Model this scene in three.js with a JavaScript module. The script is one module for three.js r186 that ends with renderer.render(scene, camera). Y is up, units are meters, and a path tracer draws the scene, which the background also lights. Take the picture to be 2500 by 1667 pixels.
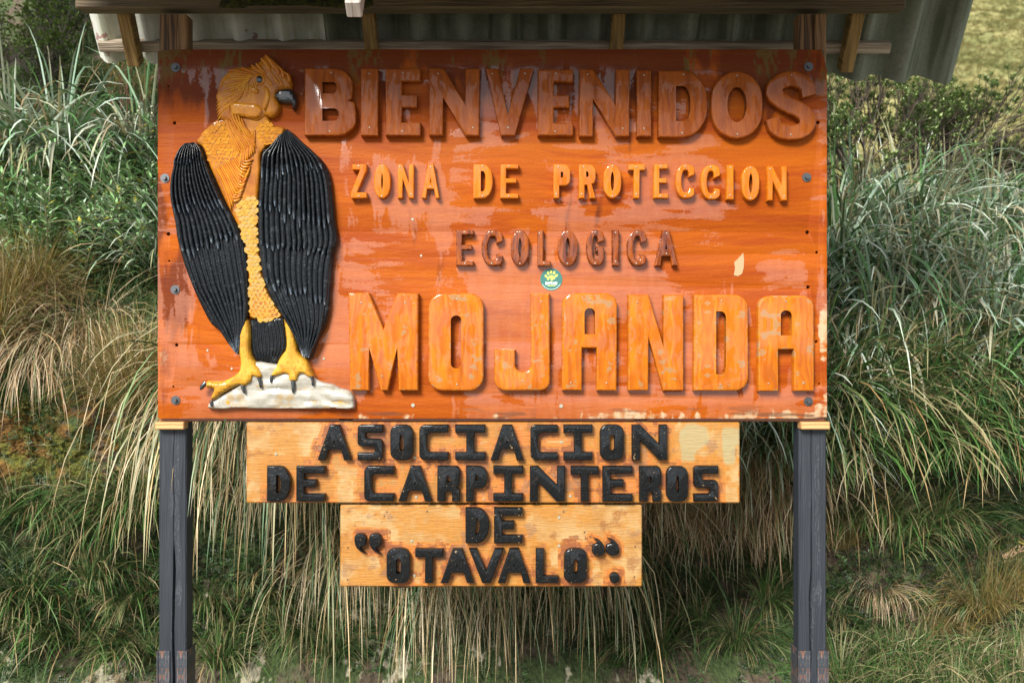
import * as THREE from 'three';
import { mergeGeometries, toCreasedNormals } from 'three/addons/utils/BufferGeometryUtils.js';

// ------------------------------------------------------------------ camera, sky, sun, exposure
const scene = new THREE.Scene();
const EYE = 1.6, DIST = 3.5;                       // camera height and distance to the face of the big board (m)
const U = 2.44 / 1636;                             // one drawing unit of the measured sign, in metres (board = 1636 units = 2.44 m)
const camera = new THREE.PerspectiveCamera(2 * Math.atan(1667 * U / 2 / DIST) * 180 / Math.PI, 2500 / 1667, 0.1, 2000);
camera.position.set(0, EYE, DIST);
camera.lookAt(0, EYE, 0);
camera.focus = DIST; camera.userData.fStop = 3.4;
scene.add(camera);

const renderer = new THREE.WebGLRenderer({ antialias: true });
renderer.toneMapping = THREE.LinearToneMapping;
renderer.toneMappingExposure = 1.5;
renderer.shadowMap.enabled = true;
renderer.shadowMap.type = THREE.PCFSoftShadowMap;

const SUN = new THREE.Vector3(-0.46, 0.74, 1.0).normalize();
const sun = new THREE.DirectionalLight(new THREE.Color().setRGB(1.0, 0.965, 0.91), 5.0);
sun.position.copy(SUN).multiplyScalar(12).add(new THREE.Vector3(0, 1.5, -1));
sun.target.position.set(0, 1.5, -1);
sun.castShadow = true; sun.shadow.radius = 40; sun.shadow.mapSize.set(2048, 2048);
Object.assign(sun.shadow.camera, { left: -6, right: 6, top: 6, bottom: -6, near: 1, far: 40 });
scene.add(sun, sun.target);

// ------------------------------------------------------------------ helpers: random numbers and noise
function rng(seed) { let s = seed >>> 0; return () => { s = (s + 0x6D2B79F5) >>> 0; let t = s; t = Math.imul(t ^ (t >>> 15), t | 1); t ^= t + Math.imul(t ^ (t >>> 7), t | 61); return ((t ^ (t >>> 14)) >>> 0) / 4294967296; }; }
const R0 = rng(7);
const rr = (r, a, b) => a + (b - a) * r();
const clamp = (x, a = 0, b = 1) => x < a ? a : x > b ? b : x;
const sstep = (a, b, x) => { const t = clamp((x - a) / (b - a)); return t * t * (3 - 2 * t); };
const mix = (a, b, t) => a + (b - a) * t;
const TAB = new Float32Array(65536); { const r = rng(99); for (let i = 0; i < 65536; i++) TAB[i] = r(); }
function vn(x, y) {                                  // value noise 0..1
  const xi = Math.floor(x), yi = Math.floor(y), fx = x - xi, fy = y - yi, u = fx * fx * (3 - 2 * fx), v = fy * fy * (3 - 2 * fy);
  const a = (xi & 255), b = ((xi + 1) & 255), c = (yi & 255) << 8, d = ((yi + 1) & 255) << 8;
  return (TAB[a | c] * (1 - u) + TAB[b | c] * u) * (1 - v) + (TAB[a | d] * (1 - u) + TAB[b | d] * u) * v;
}
function fbm(x, y, o = 4) { let s = 0, a = 0.5, t = 0; for (let i = 0; i < o; i++) { s += a * vn(x + i * 17.3, y + i * 41.7); t += a; x *= 2.03; y *= 2.03; a *= 0.5; } return s / t; }
const rgb = (r, g, b) => new THREE.Color().setRGB(r, g, b);

{ // the sky: bright thin overcast, a little brighter round the veiled sun
  const w = 512, h = 256, d = new Float32Array(w * h * 4);
  for (let j = 0; j < h; j++) for (let i = 0; i < w; i++) {
    const el = ((j + 0.5) / h - 0.5) * Math.PI, az = ((i + 0.5) / w - 0.5) * 2 * Math.PI;
    const x = Math.cos(el) * Math.cos(az), y = Math.sin(el), z = Math.cos(el) * Math.sin(az);
    const k = 1 / (Math.max(y, 0) + 0.25);
    const c = fbm(x * k * 2.2 + 40, z * k * 2.2 + 40, 5);
    const ang = Math.acos(clamp(x * SUN.x + y * SUN.y + z * SUN.z, -1, 1)) * 57.3;
    const glow = 0.5 * Math.exp(-ang * ang / (2 * 24 * 24));
    const haze = 0.60 * Math.exp(-Math.max(y, 0) / 0.11);                 // bright white haze low over the valley, all round
    const L = (0.42 + 0.22 * (c - 0.5)) + haze + glow, blue = clamp(0.62 - c) * 0.55;
    const o = (j * w + i) * 4;
    d[o] = L * (0.97 - blue * 0.55); d[o + 1] = L * (0.99 - blue * 0.2); d[o + 2] = L * (1.03 + blue * 0.1); d[o + 3] = 1;
  }
  const t = new THREE.DataTexture(d, w, h, THREE.RGBAFormat, THREE.FloatType);
  t.mapping = THREE.EquirectangularReflectionMapping; t.magFilter = t.minFilter = THREE.LinearFilter; t.needsUpdate = true;
  scene.background = t; scene.environment = t;
}

// ------------------------------------------------------------------ helpers: objects, textures
const used = new Map();
function numbered(n) { const k = used.get(n) || 0; used.set(n, k + 1); return k ? n + '_' + String(k).padStart(3, '0') : n; }
function tag(o, label, category, group, kind) { if (label) o.userData.label = label; if (category) o.userData.category = category; if (group) o.userData.group = group; if (kind) o.userData.kind = kind; return o; }
function shade(o) { o.castShadow = true; o.receiveShadow = true; return o; }
function thing(name, label, category, [x, y, z] = [0, 0, 0], group) { const o = new THREE.Group(); o.name = numbered(name); o.position.set(x, y, z); tag(o, label, category, group); scene.add(o); return o; }
function part(name, geo, mat, parent, pos, rot) { const m = shade(new THREE.Mesh(geo, mat)); m.name = name; if (pos) m.position.set(...pos); if (rot) m.rotation.set(...rot); parent.add(m); return m; }
function mesh(name, geo, mat, label, category, group, kind) { const m = shade(new THREE.Mesh(geo, mat)); m.name = numbered(name); tag(m, label, category, group, kind); scene.add(m); return m; }
function place(proto, [x, y, z], ry = 0, sc = 1, label, group, tiltX = 0, tiltZ = 0) {       // a copy of a thing (with its parts) on a spot of its own
  const o = proto.clone(); o.name = numbered(proto.userData.base); o.position.set(x, y, z); o.rotation.set(tiltX, ry, tiltZ, 'YXZ'); o.scale.setScalar(sc);
  o.userData = {}; tag(o, label, proto.userData.kindword, group); scene.add(o); return o;
}
function tex(w, h, fn, srgb = true) {                // fn(u 0..1, v 0..1, px, py) -> [r,g,b] linear when srgb, else raw 0..1
  const d = new Uint8Array(w * h * 4);
  for (let j = 0; j < h; j++) for (let i = 0; i < w; i++) {
    const c = fn((i + 0.5) / w, (j + 0.5) / h, i, j), o = (j * w + i) * 4;
    for (let k = 0; k < 3; k++) { let x = clamp(c[k]); if (srgb) x = x <= 0.0031308 ? x * 12.92 : 1.055 * Math.pow(x, 1 / 2.4) - 0.055; d[o + k] = Math.round(x * 255); }
    d[o + 3] = 255;
  }
  const t = new THREE.DataTexture(d, w, h, THREE.RGBAFormat); t.magFilter = THREE.LinearFilter; t.minFilter = THREE.LinearMipmapLinearFilter; t.generateMipmaps = true;
  t.wrapS = t.wrapT = THREE.MirroredRepeatWrapping; if (srgb) t.colorSpace = THREE.SRGBColorSpace; t.needsUpdate = true; return t;
}
function rep(t, sx, sy, ox = 0, oy = 0) { const c = t.clone(); c.repeat.set(sx, sy); c.offset.set(ox, oy); c.needsUpdate = true; return c; }
const lerp3 = (a, b, t) => [mix(a[0], b[0], t), mix(a[1], b[1], t), mix(a[2], b[2], t)];

// from drawing units on the sign (x right, y down; face of the big board) to metres; d = how far a measured face stands in front of the board
const X = (px, d = 0) => (px - 1250) * U * (1 - d / DIST);
const Y = (py, d = 0) => EYE - (py - 833.5) * U * (1 - d / DIST);
// ------------------------------------------------------------------ setting: the bank, the ground, the far hillside
const lipY = (x) => mix(mix(1.34, 1.52, sstep(-1.35, -0.9, x)), 1.02, sstep(0.5, 1.5, x));   // top of the steep cut face
const crestY = (x) => mix(4.3, 2.46, sstep(-0.9, 0.9, x)) + 0.12 * (vn(x * 1.7, 3.3) - 0.5);
function bankZ(x, y) {                                // depth of the bank surface at a given height
  const l = lipY(x);
  let z = -0.90 - 0.30 * (l - Math.min(y, l)) + 0.55 * sstep(0.14, -0.15, y) + 0.06 * Math.sin(x * 1.7 + 0.6);
  z -= 0.46 * Math.exp(-(((x - 0.98) / 0.42) ** 2)) * sstep(1.35, 0.95, y) * sstep(0.05, 0.4, y);                  // hollow under the tussocks
  z -= 0.22 * Math.exp(-(((x - 1.75) / 0.35) ** 2)) * Math.exp(-(((y - 0.72) / 0.22) ** 2));
  if (y > l) z -= (y - l) * 0.95 - 0.1 * (1 - Math.exp(-(y - l) * 6)) * 0.6;
  z += 0.26 * (fbm(x * 1.6 + 9, y * 1.6 + 5, 3) - 0.5) + 0.09 * (fbm(x * 7 + 2, y * 7 + 8, 3) - 0.5) + 0.035 * (fbm(x * 24, y * 24, 2) - 0.5);
  return z;
}
function onBank(px, py) {                             // the spot of the bank seen at a place of the photograph
  const dx = (px - 1250) * U / DIST, dy = -(py - 833.5) * U / DIST;
  for (let t = 3.6; t < 14; t += 0.01) { const x = dx * t, y = EYE + dy * t, z = DIST - t; if (y < crestY(x) && z < bankZ(x, y)) return [x, y, z]; }
  return py < 700 ? onBank(px, py + 12) : null;                 // above the crest: the crest below it
}
{
  const nx = 560, ny = 340, pos = [], idx = [], uv = [];
  const x0 = -9, x1 = 9;
  for (let j = 0; j <= ny; j++) for (let i = 0; i <= nx; i++) {
    const q = i / nx * 2 - 1, x = 2.9 * q + 6.1 * Math.sign(q) * Math.pow(Math.abs(q), 5), cy = crestY(x), v = j / ny;
    let y, z;
    if (v < 0.86) { y = mix(-0.7, cy, v / 0.86); z = bankZ(x, y); }
    else { const k = (v - 0.86) / 0.14; z = bankZ(x, cy) - k * 5.5; y = cy + 0.1 * Math.sin(k * 3) - k * k * 3.5 * sstep(-1.0, 0.8, x) + 0.12 * (fbm(x * 3, z * 3, 2) - 0.5); }
    pos.push(x, y, z); uv.push((x + 4.2) / 8.4, (y + 0.4) / 4.9);
  }
  for (let j = 0; j < ny; j++) for (let i = 0; i < nx; i++) { const a = j * (nx + 1) + i, b = a + 1, c = a + nx + 1, d = c + 1; idx.push(a, b, d, a, d, c); }
  const g = new THREE.BufferGeometry();
  g.setAttribute('position', new THREE.Float32BufferAttribute(pos, 3)); g.setAttribute('uv', new THREE.Float32BufferAttribute(uv, 2)); g.setIndex(idx); g.computeVertexNormals();
  // what the bank is made of: dark humus, ochre moss on the left, pale lichen crusts on the rock low down
  const soil = tex(2048, 1200, (u, v) => {
    const x = u * 8.4 - 4.2, y = v * 4.9 - 0.4, n = fbm(x * 9 + 3, y * 9 + 1, 4), n2 = fbm(x * 34, y * 34, 4), n3 = fbm(x * 3.1 + 7, y * 3.1, 3), f = 0.6 + 0.8 * vn(x * 180, y * 180);
    let c = lerp3([0.095, 0.070, 0.045], [0.055, 0.082, 0.024], sstep(0.34, 0.54, n));
    const moss = sstep(-1.0, -1.3, x) * sstep(0.80, 1.0, y) * sstep(1.6, 1.4, y);
    if (moss > 0) c = lerp3(c, lerp3([0.15, 0.075, 0.014], [0.115, 0.115, 0.014], sstep(0.4, 0.6, n)), moss * sstep(0.36, 0.52, n2 * 0.6 + n3 * 0.4));
    const rock = sstep(0.05, -0.05, y - mix(0.52, 0.30, sstep(-1.2, -0.9, x))) * sstep(0.545, 0.58, n3 * 0.35 + n * 0.35 + n2 * 0.30 - 0.10 * sstep(0.2, 1.0, x));
    if (rock > 0) c = lerp3(c, lerp3([0.17, 0.13, 0.08], [0.42, 0.385, 0.27], sstep(0.42, 0.56, n2)), rock);
    return [c[0] * f, c[1] * f, c[2] * f];
  });
  const soilB = tex(512, 512, (u, v) => { const n = fbm(u * 48, v * 48, 4); return [n, n, n]; }, false);
  mesh('embankment', g, new THREE.MeshStandardMaterial({ map: soil, roughness: 0.95, bumpMap: rep(soilB, 8, 5), bumpScale: 0.03 }), 'steep mossy earth bank with pale lichen on its rock', 'bank', null, 'structure');
}
{ // ground: level road shoulder in front of the sign, falling away into the valley behind the photographer
  const xs = [-900, -200, -60, -20, -6, 0, 6, 20, 60, 200, 900], zs = [-3, -0.5, -0.3, 0, 4, 9, 14, 30, 80, 200, 500, 1200], pos = [], uv = [], idx = [];
  for (const z of zs) for (const x of xs) { pos.push(x, z < -0.4 ? -0.45 : z <= 14 ? 0 : -0.24 * (z - 14), z); uv.push(x, z); }
  const n = xs.length;
  for (let j = 0; j < zs.length - 1; j++) for (let i = 0; i < n - 1; i++) { const a = j * n + i; idx.push(a, a + n, a + 1, a + 1, a + n, a + n + 1); }
  const g = new THREE.BufferGeometry(); g.setAttribute('position', new THREE.Float32BufferAttribute(pos, 3)); g.setAttribute('uv', new THREE.Float32BufferAttribute(uv, 2)); g.setIndex(idx); g.computeVertexNormals();
  const m = tex(512, 512, (u, v) => { const k = fbm(u * 40, v * 40, 4), q = fbm(u * 6, v * 6, 3); return lerp3([0.09, 0.085, 0.06], [0.24, 0.21, 0.16], k * 0.7 + q * 0.4); });
  mesh('ground', g, new THREE.MeshStandardMaterial({ map: rep(m, 0.25, 0.25), roughness: 0.95 }), 'gravelly roadside ground with a shallow ditch behind the sign', 'ground', null, 'structure');
}
const hillY = (x, z) => -4 + (-z - 9) * 0.52 + 2.2 * (fbm(x * 0.05 + 3, z * 0.05, 3) - 0.5) + 0.5 * (fbm(x * 0.35, z * 0.35 + 4, 3) - 0.5);
{
  const nx = 150, nz = 150, pos = [], uv = [], idx = [];
  for (let j = 0; j <= nz; j++) for (let i = 0; i <= nx; i++) { const x = mix(-120, 140, i / nx), z = -9 - 190 * Math.pow(j / nz, 1.5); pos.push(x, hillY(x, z), z); uv.push(x, z); }
  for (let j = 0; j < nz; j++) for (let i = 0; i < nx; i++) { const a = j * (nx + 1) + i, b = a + 1, c = a + nx + 1, d = c + 1; idx.push(a, b, d, a, d, c); }
  const g = new THREE.BufferGeometry(); g.setAttribute('position', new THREE.Float32BufferAttribute(pos, 3)); g.setAttribute('uv', new THREE.Float32BufferAttribute(uv, 2)); g.setIndex(idx); g.computeVertexNormals();
  const m = tex(1024, 1024, (u, v) => { const a = fbm(u * 12, v * 12, 4), b = fbm(u * 90 + 5, v * 60, 3); return lerp3(lerp3([0.21, 0.21, 0.07], [0.31, 0.28, 0.11], sstep(0.35, 0.65, a)), [0.12, 0.15, 0.05], sstep(0.5, 0.72, b) * 0.6); });
  mesh('hillside', g, new THREE.MeshStandardMaterial({ map: rep(m, 1 / 24, 1 / 24), roughness: 1 }), 'far sunlit yellow green grassy hillside', 'hillside', null, 'structure');
}
// ------------------------------------------------------------------ the shelter: posts, beam, rafters, purlin, corrugated roof
const box = (x, y, z) => new THREE.BoxGeometry(x, y, z);
function bevelBox(w, h, d, b = 0.004) {                // box with chamfered edges, centred
  const s = new THREE.Shape([[-w / 2 + b, -h / 2], [w / 2 - b, -h / 2], [w / 2, -h / 2 + b], [w / 2, h / 2 - b], [w / 2 - b, h / 2], [-w / 2 + b, h / 2], [-w / 2, h / 2 - b], [-w / 2, -h / 2 + b]].map((p) => new THREE.Vector2(...p)));
  const g = new THREE.ExtrudeGeometry(s, { depth: d - 2 * b, bevelEnabled: true, bevelThickness: b, bevelSize: b, bevelOffset: -b, bevelSegments: 1 }); g.translate(0, 0, -d / 2 + b); return g;
}
const grainTex = (a, b, seed, len = 3) => tex(512, 512, (u, v) => {      // grain along v
  const w = fbm(u * 6 + seed, v * 3, 3) * 0.6, g = fbm(u * 70 + w * 14 + seed, v * len, 3), k = fbm(u * 10 + seed, v * 4 + 9, 3);
  return lerp3(a, b, clamp(sstep(0.25, 0.75, g) * 0.7 + (k - 0.5) * 1.0 + 0.15));
});
const grainB = tex(512, 512, (u, v) => { const g = fbm(u * 90 + fbm(u * 6, v * 3) * 10, v * 4, 3); return [g, g, g]; }, false);
const woodMat = (a, b, seed, rough = 0.8, extra = {}) => new THREE.MeshPhysicalMaterial({ map: rep(grainTex(a, b, seed), 2.2, 1.1, seed * 0.31, seed * 0.17), bumpMap: rep(grainB, 2.2, 1.1), bumpScale: 0.004, roughness: rough, ...extra });
const M = {
  beam: woodMat([0.065, 0.046, 0.026], [0.17, 0.12, 0.065], 1),
  rafter: woodMat([0.16, 0.09, 0.025], [0.36, 0.22, 0.07], 2),
  purlin: woodMat([0.16, 0.12, 0.08], [0.42, 0.34, 0.25], 3),
  postTop: woodMat([0.06, 0.030, 0.012], [0.28, 0.15, 0.06], 4),
  block: woodMat([0.35, 0.16, 0.05], [0.58, 0.34, 0.14], 5),
  paleEnd: woodMat([0.40, 0.34, 0.29], [0.66, 0.60, 0.54], 6),
};
{
  const t = tex(512, 512, (u, v) => { const g = fbm(u * 60, v * 4, 3), k = fbm(u * 14, v * 9, 4), sc = fbm(u * 120, v * 120, 2); let c = lerp3([0.014, 0.018, 0.025], [0.026, 0.032, 0.042], g); c = lerp3(c, [0.07, 0.078, 0.088], sstep(0.62, 0.75, k) * sstep(0.45, 0.7, sc) * 0.7); return c; });
  M.paint = new THREE.MeshStandardMaterial({ map: rep(t, 3, 1), bumpMap: rep(grainB, 4, 0.8), bumpScale: 0.003, roughness: 0.55 });
  const r = tex(512, 512, (u, v) => { const k = fbm(u * 9, v * 9, 5), s = fbm(u * 70, v * 20, 3); let c = lerp3([0.030, 0.038, 0.050], [0.060, 0.070, 0.082], s); c = lerp3(c, [0.30, 0.12, 0.055], sstep(0.60, 0.68, k)); return lerp3(c, [0.34, 0.36, 0.38], sstep(0.66, 0.8, fbm(u * 26, v * 12 + 4, 3)) * 0.7); });
  M.steel = new THREE.MeshStandardMaterial({ map: rep(r, 2.5, 2.5), roughness: 0.45, metalness: 0.25 });
  const moss = tex(512, 512, (u, v) => { const k = fbm(u * 20, v * 20, 4); return lerp3([0.03, 0.035, 0.006], [0.16, 0.17, 0.018], sstep(0.35, 0.68, k)); });
  const mb = tex(256, 256, (u, v) => { const k = fbm(u * 40, v * 40, 3); return [k, k, k]; }, false);
  M.moss = new THREE.MeshStandardMaterial({ map: rep(moss, 3, 3), bumpMap: rep(mb, 4, 4), bumpScale: 0.02, roughness: 1 });
  const sheet = (a, b, stain, amt, marks) => tex(1024, 512, (u, v) => {
    const f = fbm(u * 140, v * 140, 2), k = fbm(u * 7, v * 5, 4), st = fbm(u * 40, v * 3 + 9, 3);
    let c = lerp3(a, b, clamp(k * 0.8 + (f - 0.5) * 0.5)); c = lerp3(c, stain, amt * sstep(0.5, 0.75, st));
    const red = sstep(0.73, 0.75, fbm(u * 13 + 31, v * 9 + 3, 3)) * sstep(0.45, 0.55, fbm(u * 30 + v * 70, v * 22 - u * 40, 2)); return lerp3(c, [0.22, 0.035, 0.035], red * marks);
  });
  const ribs = tex(512, 64, (u, v) => { const g = 0.5 + 0.5 * Math.sin(v * 6.283 * 16) * 0.6 + 0.2 * (vn(u * 200, v * 60) - 0.5); return [g, g, g]; }, false);
  const smat = (t) => new THREE.MeshStandardMaterial({ map: rep(t, 1, 1), bumpMap: rep(ribs, 1, 14), bumpScale: 0.0012, roughness: 0.85 });
  M.sheetPale = smat(sheet([0.50, 0.51, 0.44], [0.68, 0.68, 0.61], [0.40, 0.42, 0.28], 0.7, 0.7));
  M.sheetDark = smat(sheet([0.15, 0.17, 0.13], [0.30, 0.32, 0.25], [0.10, 0.12, 0.07], 0.8, 0.12));
}
for (const m of [M.beam, M.purlin, M.block]) for (const t of [m.map, m.bumpMap]) t.rotation = Math.PI / 2;
const shelter = thing('sign_shelter', 'open roadside shelter with grey posts and a corrugated roof over the orange board', 'shelter', [0, 0, -0.06]);
const SZ = -0.06;                                      // the group's depth
function postGeo(w, d, h, groove, seed, y0) {          // square post with a drying crack down its front
  const r = rng(seed), n = 26, pos = [], uv = [], idx = [], b = 0.005;
  for (let j = 0; j <= n; j++) {
    const y = y0 + h * j / n, gx = groove + 0.010 * (fbm(j * 0.25 + seed, 3.1) - 0.5) * 2 + 0.006 * (j / n - 0.5), gw = 0.0012 + 0.0042 * sstep(0.35, 0.65, fbm(j * 0.2 + seed * 3, 9));
    const ring = [[-w / 2, -d / 2 + b], [-w / 2, d / 2 - b], [-w / 2 + b, d / 2], [gx - gw, d / 2], [gx, d / 2 - 0.018], [gx + gw, d / 2], [w / 2 - b, d / 2], [w / 2, d / 2 - b], [w / 2, -d / 2 + b], [w / 2 - b, -d / 2], [-w / 2 + b, -d / 2]];
    ring.push(ring[0]);
    let s = 0; ring.forEach((p, i) => { if (i) s += Math.hypot(p[0] - ring[i - 1][0], p[1] - ring[i - 1][1]); pos.push(p[0], y, p[1]); uv.push(s, y); });
  }
  const m = 12; for (let j = 0; j < n; j++) for (let i = 0; i < m - 1; i++) { const a = j * m + i, c = a + m; idx.push(a, c, a + 1, a + 1, c, c + 1); }
  const g = new THREE.BufferGeometry(); g.setAttribute('position', new THREE.Float32BufferAttribute(pos, 3)); g.setAttribute('uv', new THREE.Float32BufferAttribute(uv, 2)); g.setIndex(idx.reverse()); const f = toCreasedNormals(g, 0.5); return f;
}
const PW = 68 * U, PD = 0.075, PFACE = -0.030, postC = PFACE - PD / 2;
for (const [px, seed, gr] of [[420.5, 3, 0.004], [1985, 11, -0.008]]) {
  const x = X(px, PFACE);
  const p = part('post', postGeo(PW, PD, 1.40, gr, seed, -0.1), M.paint, shelter, [x, 0, postC - SZ]);
  const up = part('post_head', postGeo(PW, PD, Y(28) - 1.30, gr + 0.01, seed + 2, 1.301), M.postTop, p, [0, 0, 0]); tag(up, 'bare brown upper end of the post');
  const s = part('steel_shoe', box(0.004, 0.62, PD + 0.02), M.steel, p, [-PW / 2 - 0.003, 0.155, 0]);
  part('steel_shoe', box(0.004, 0.62, PD + 0.02), M.steel, p, [PW / 2 + 0.003, 0.155, 0]);
  part('steel_shoe', box(0.046, 0.62, 0.004), M.steel, p, [-PW / 2 + 0.018, 0.155, PD / 2 + 0.003]);
  part('steel_shoe', box(0.040, 0.62, 0.004), M.steel, p, [PW / 2 - 0.015, 0.155, PD / 2 + 0.003]);
  part('spacer_block', bevelBox(PW + 0.004, 0.028, 0.05, 0.003), M.block, shelter, [x, Y(1039), -0.02 - SZ]);
}
// beam over the posts, mossy along part of its face
const beamY0 = Y(19, PFACE), beamH = 0.115;
const beam = part('beam', bevelBox(X(2222) - X(172), beamH, 0.07, 0.006), M.beam, shelter, [(X(2222) + X(172)) / 2, beamY0 + beamH / 2, PFACE - 0.035 - SZ]);
{
  const g = new THREE.PlaneGeometry(0.62, 0.07, 90, 18), p = g.attributes.position;
  for (let i = 0; i < p.count; i++) { const x = p.getX(i), y = p.getY(i), e = Math.min(1, (0.31 - Math.abs(x)) / 0.06, (0.035 - Math.abs(y)) / 0.01); p.setZ(i, (0.002 + 0.011 * fbm(x * 40 + 3, y * 60 + 8, 3)) * clamp(e) - 0.004 * (1 - clamp(e)) - 0.003 + 0.009 * (fbm(x * 9, y * 16 + 2, 2) - 0.5)); }
  g.computeVertexNormals(); part('moss', g, M.moss, beam, [X(720) - (X(2222) + X(172)) / 2, -beamH / 2 + 0.036, 0.0355]);
  part('bolt', new THREE.CylinderGeometry(0.009, 0.009, 0.012, 6).rotateX(Math.PI / 2), M.steel, beam, [X(430) - (X(2222) + X(172)) / 2, 0.0, 0.039]);
  part('bolt', new THREE.CylinderGeometry(0.009, 0.009, 0.012, 6).rotateX(Math.PI / 2), M.steel, beam, [X(2000) - (X(2222) + X(172)) / 2, 0.0, 0.039]);
}
// roof planes: back slope y = 3.276 + 1.38 z, front slope mirrored about the ridge
const SL = 1.38, ANG = Math.atan(SL), RZ = 0.056, RYd = 3.276 + SL * RZ;
function rafterGeo(len) { return bevelBox(0.05, len, 0.06, 0.004); }
const rafters = [[-1.475, 0.44], [-0.548, 0.40], [0.408, 0.40], [1.318, 0.475]];
for (const [x, drop] of rafters) {
  const zEnd = -0.292 - (drop - 0.44) * 0.4, len = (RZ - zEnd) / Math.cos(ANG), zc = (RZ + zEnd) / 2;
  part('rafter', rafterGeo(len), M.rafter, shelter, [x, 3.096 + SL * zc, zc - SZ], [Math.PI / 2 - ANG, 0, x < -1 ? -0.035 : 0]);
  const fEnd = x === -0.548 ? 0.425 : 0.33, fl = (fEnd - RZ) / Math.cos(ANG), fc = (fEnd + RZ) / 2 + 0.003;
  const f = part('rafter', rafterGeo(fl), x === -0.548 ? M.paleEnd : M.rafter, shelter, [x === -0.548 ? -0.507 : x, 3.096 + SL * (2 * RZ - fc), fc - SZ], [-(Math.PI / 2 - ANG), 0, 0]);
}
part('purlin', bevelBox(1.636 + 1.492, 0.042, 0.042, 0.004), M.purlin, shelter, [(-1.636 + 1.492) / 2, 2.768, -0.302 - SZ], [-ANG, 0, -0.006]);
part('purlin', bevelBox(3.1, 0.042, 0.042, 0.004), M.purlin, shelter, [0, 2.98, 0.315 - SZ], [ANG, 0, 0]);
function sheetGeo(x0, x1, s0, s1, off, wob) {          // corrugated sheet; s = run along the slope from the ridge
  const nx = Math.round((x1 - x0) / 0.177 * 14), ns = 24, pos = [], uv = [], idx = [];
  for (let side = 0; side < 2; side++) for (let j = 0; j <= ns; j++) for (let i = 0; i <= nx; i++) {
    const x = mix(x0, x1, i / nx), s = mix(s0, s1, j / ns) + (j === ns ? wob * (x - x0) : wob * (x - x0) * j / ns);
    const h = 0.044 * Math.cos(x / 0.177 * 2 * Math.PI + 0.5) + off + side * 0.006;
    pos.push(x, -s, h); uv.push((x - x0) / 0.92, s);
  }
  const m = nx + 1, L = m * (ns + 1);
  for (let j = 0; j < ns; j++) for (let i = 0; i < nx; i++) { const a = j * m + i; idx.push(a, a + 1, a + m, a + 1, a + m + 1, a + m, a + L, a + L + m, a + L + 1, a + L + 1, a + L + m, a + L + m + 1); }
  for (let i = 0; i < nx; i++) { const a = ns * m + i; idx.push(a, a + 1, a + L, a + 1, a + L + 1, a + L, i, i + L, i + 1, i + 1, i + L, i + L + 1); }
  for (let j = 0; j < ns; j++) for (const i of [0, nx]) { const a = j * m + i; idx.push(a, a + m, a + L, a + m, a + L + m, a + L); }
  const g = new THREE.BufferGeometry(); g.setAttribute('position', new THREE.Float32BufferAttribute(pos, 3)); g.setAttribute('uv', new THREE.Float32BufferAttribute(uv, 2)); g.setIndex(idx); return toCreasedNormals(g, 0.6);
}
const sheets = [[-1.672, -0.735, 0.752, 0.006, 0.012], [-0.775, 0.09, 0.80, 0.0, 0.01], [0.05, 0.955, 0.81, 0.006, 0.01], [0.915, 1.797, 0.815, 0.0, 0.03]];
sheets.forEach(([a, b, s1, off, wob], k) => {
  const back = part('roof_sheet', sheetGeo(a, b, 0.02, s1, off, wob), k ? M.sheetDark : M.sheetPale, shelter, [0, RYd, RZ - SZ]);
  back.rotation.set(Math.PI / 2 - ANG, 0, 0);
  const front = part('roof_sheet', sheetGeo(a, b, 0.02, 0.76, off, 0), M.sheetDark, shelter, [0, RYd, RZ - SZ]);
  front.rotation.set(-(Math.PI / 2 - ANG), 0, 0);
});
part('ridge_cap', new THREE.CylinderGeometry(0.05, 0.05, 3.47, 20, 1, true, Math.PI, Math.PI).rotateZ(Math.PI / 2), M.sheetDark, shelter, [0.06, RYd + 0.01, RZ - SZ]);
// ------------------------------------------------------------------ carved letters
// a corner path: [x, y, r] with r = how far the rounding reaches along both edges, or [before, after]
function corners(pts, path) {
  const n = pts.length, st = [];
  for (let i = 0; i < n; i++) {
    const p = pts[i], a = pts[(i + n - 1) % n], b = pts[(i + 1) % n], r = p[2] === undefined ? 0 : p[2], [ra, rb] = Array.isArray(r) ? r : [r, r];
    const la = Math.hypot(a[0] - p[0], a[1] - p[1]), lb = Math.hypot(b[0] - p[0], b[1] - p[1]), ka = Math.min(ra, la * 0.5) / la, kb = Math.min(rb, lb * 0.5) / lb;
    st.push([[p[0] + (a[0] - p[0]) * ka, p[1] + (a[1] - p[1]) * ka], p, [p[0] + (b[0] - p[0]) * kb, p[1] + (b[1] - p[1]) * kb]]);
  }
  path.moveTo(...st[0][2]);
  for (let i = 1; i <= n; i++) { const [a, p, b] = st[i % n], k = 0.56; if (a[0] === p[0] && a[1] === p[1]) { path.lineTo(...p); continue; } path.lineTo(...a); path.bezierCurveTo(a[0] + (p[0] - a[0]) * k, a[1] + (p[1] - a[1]) * k, b[0] + (p[0] - b[0]) * k, b[1] + (p[1] - b[1]) * k, ...b); }
  return path;
}
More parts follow.
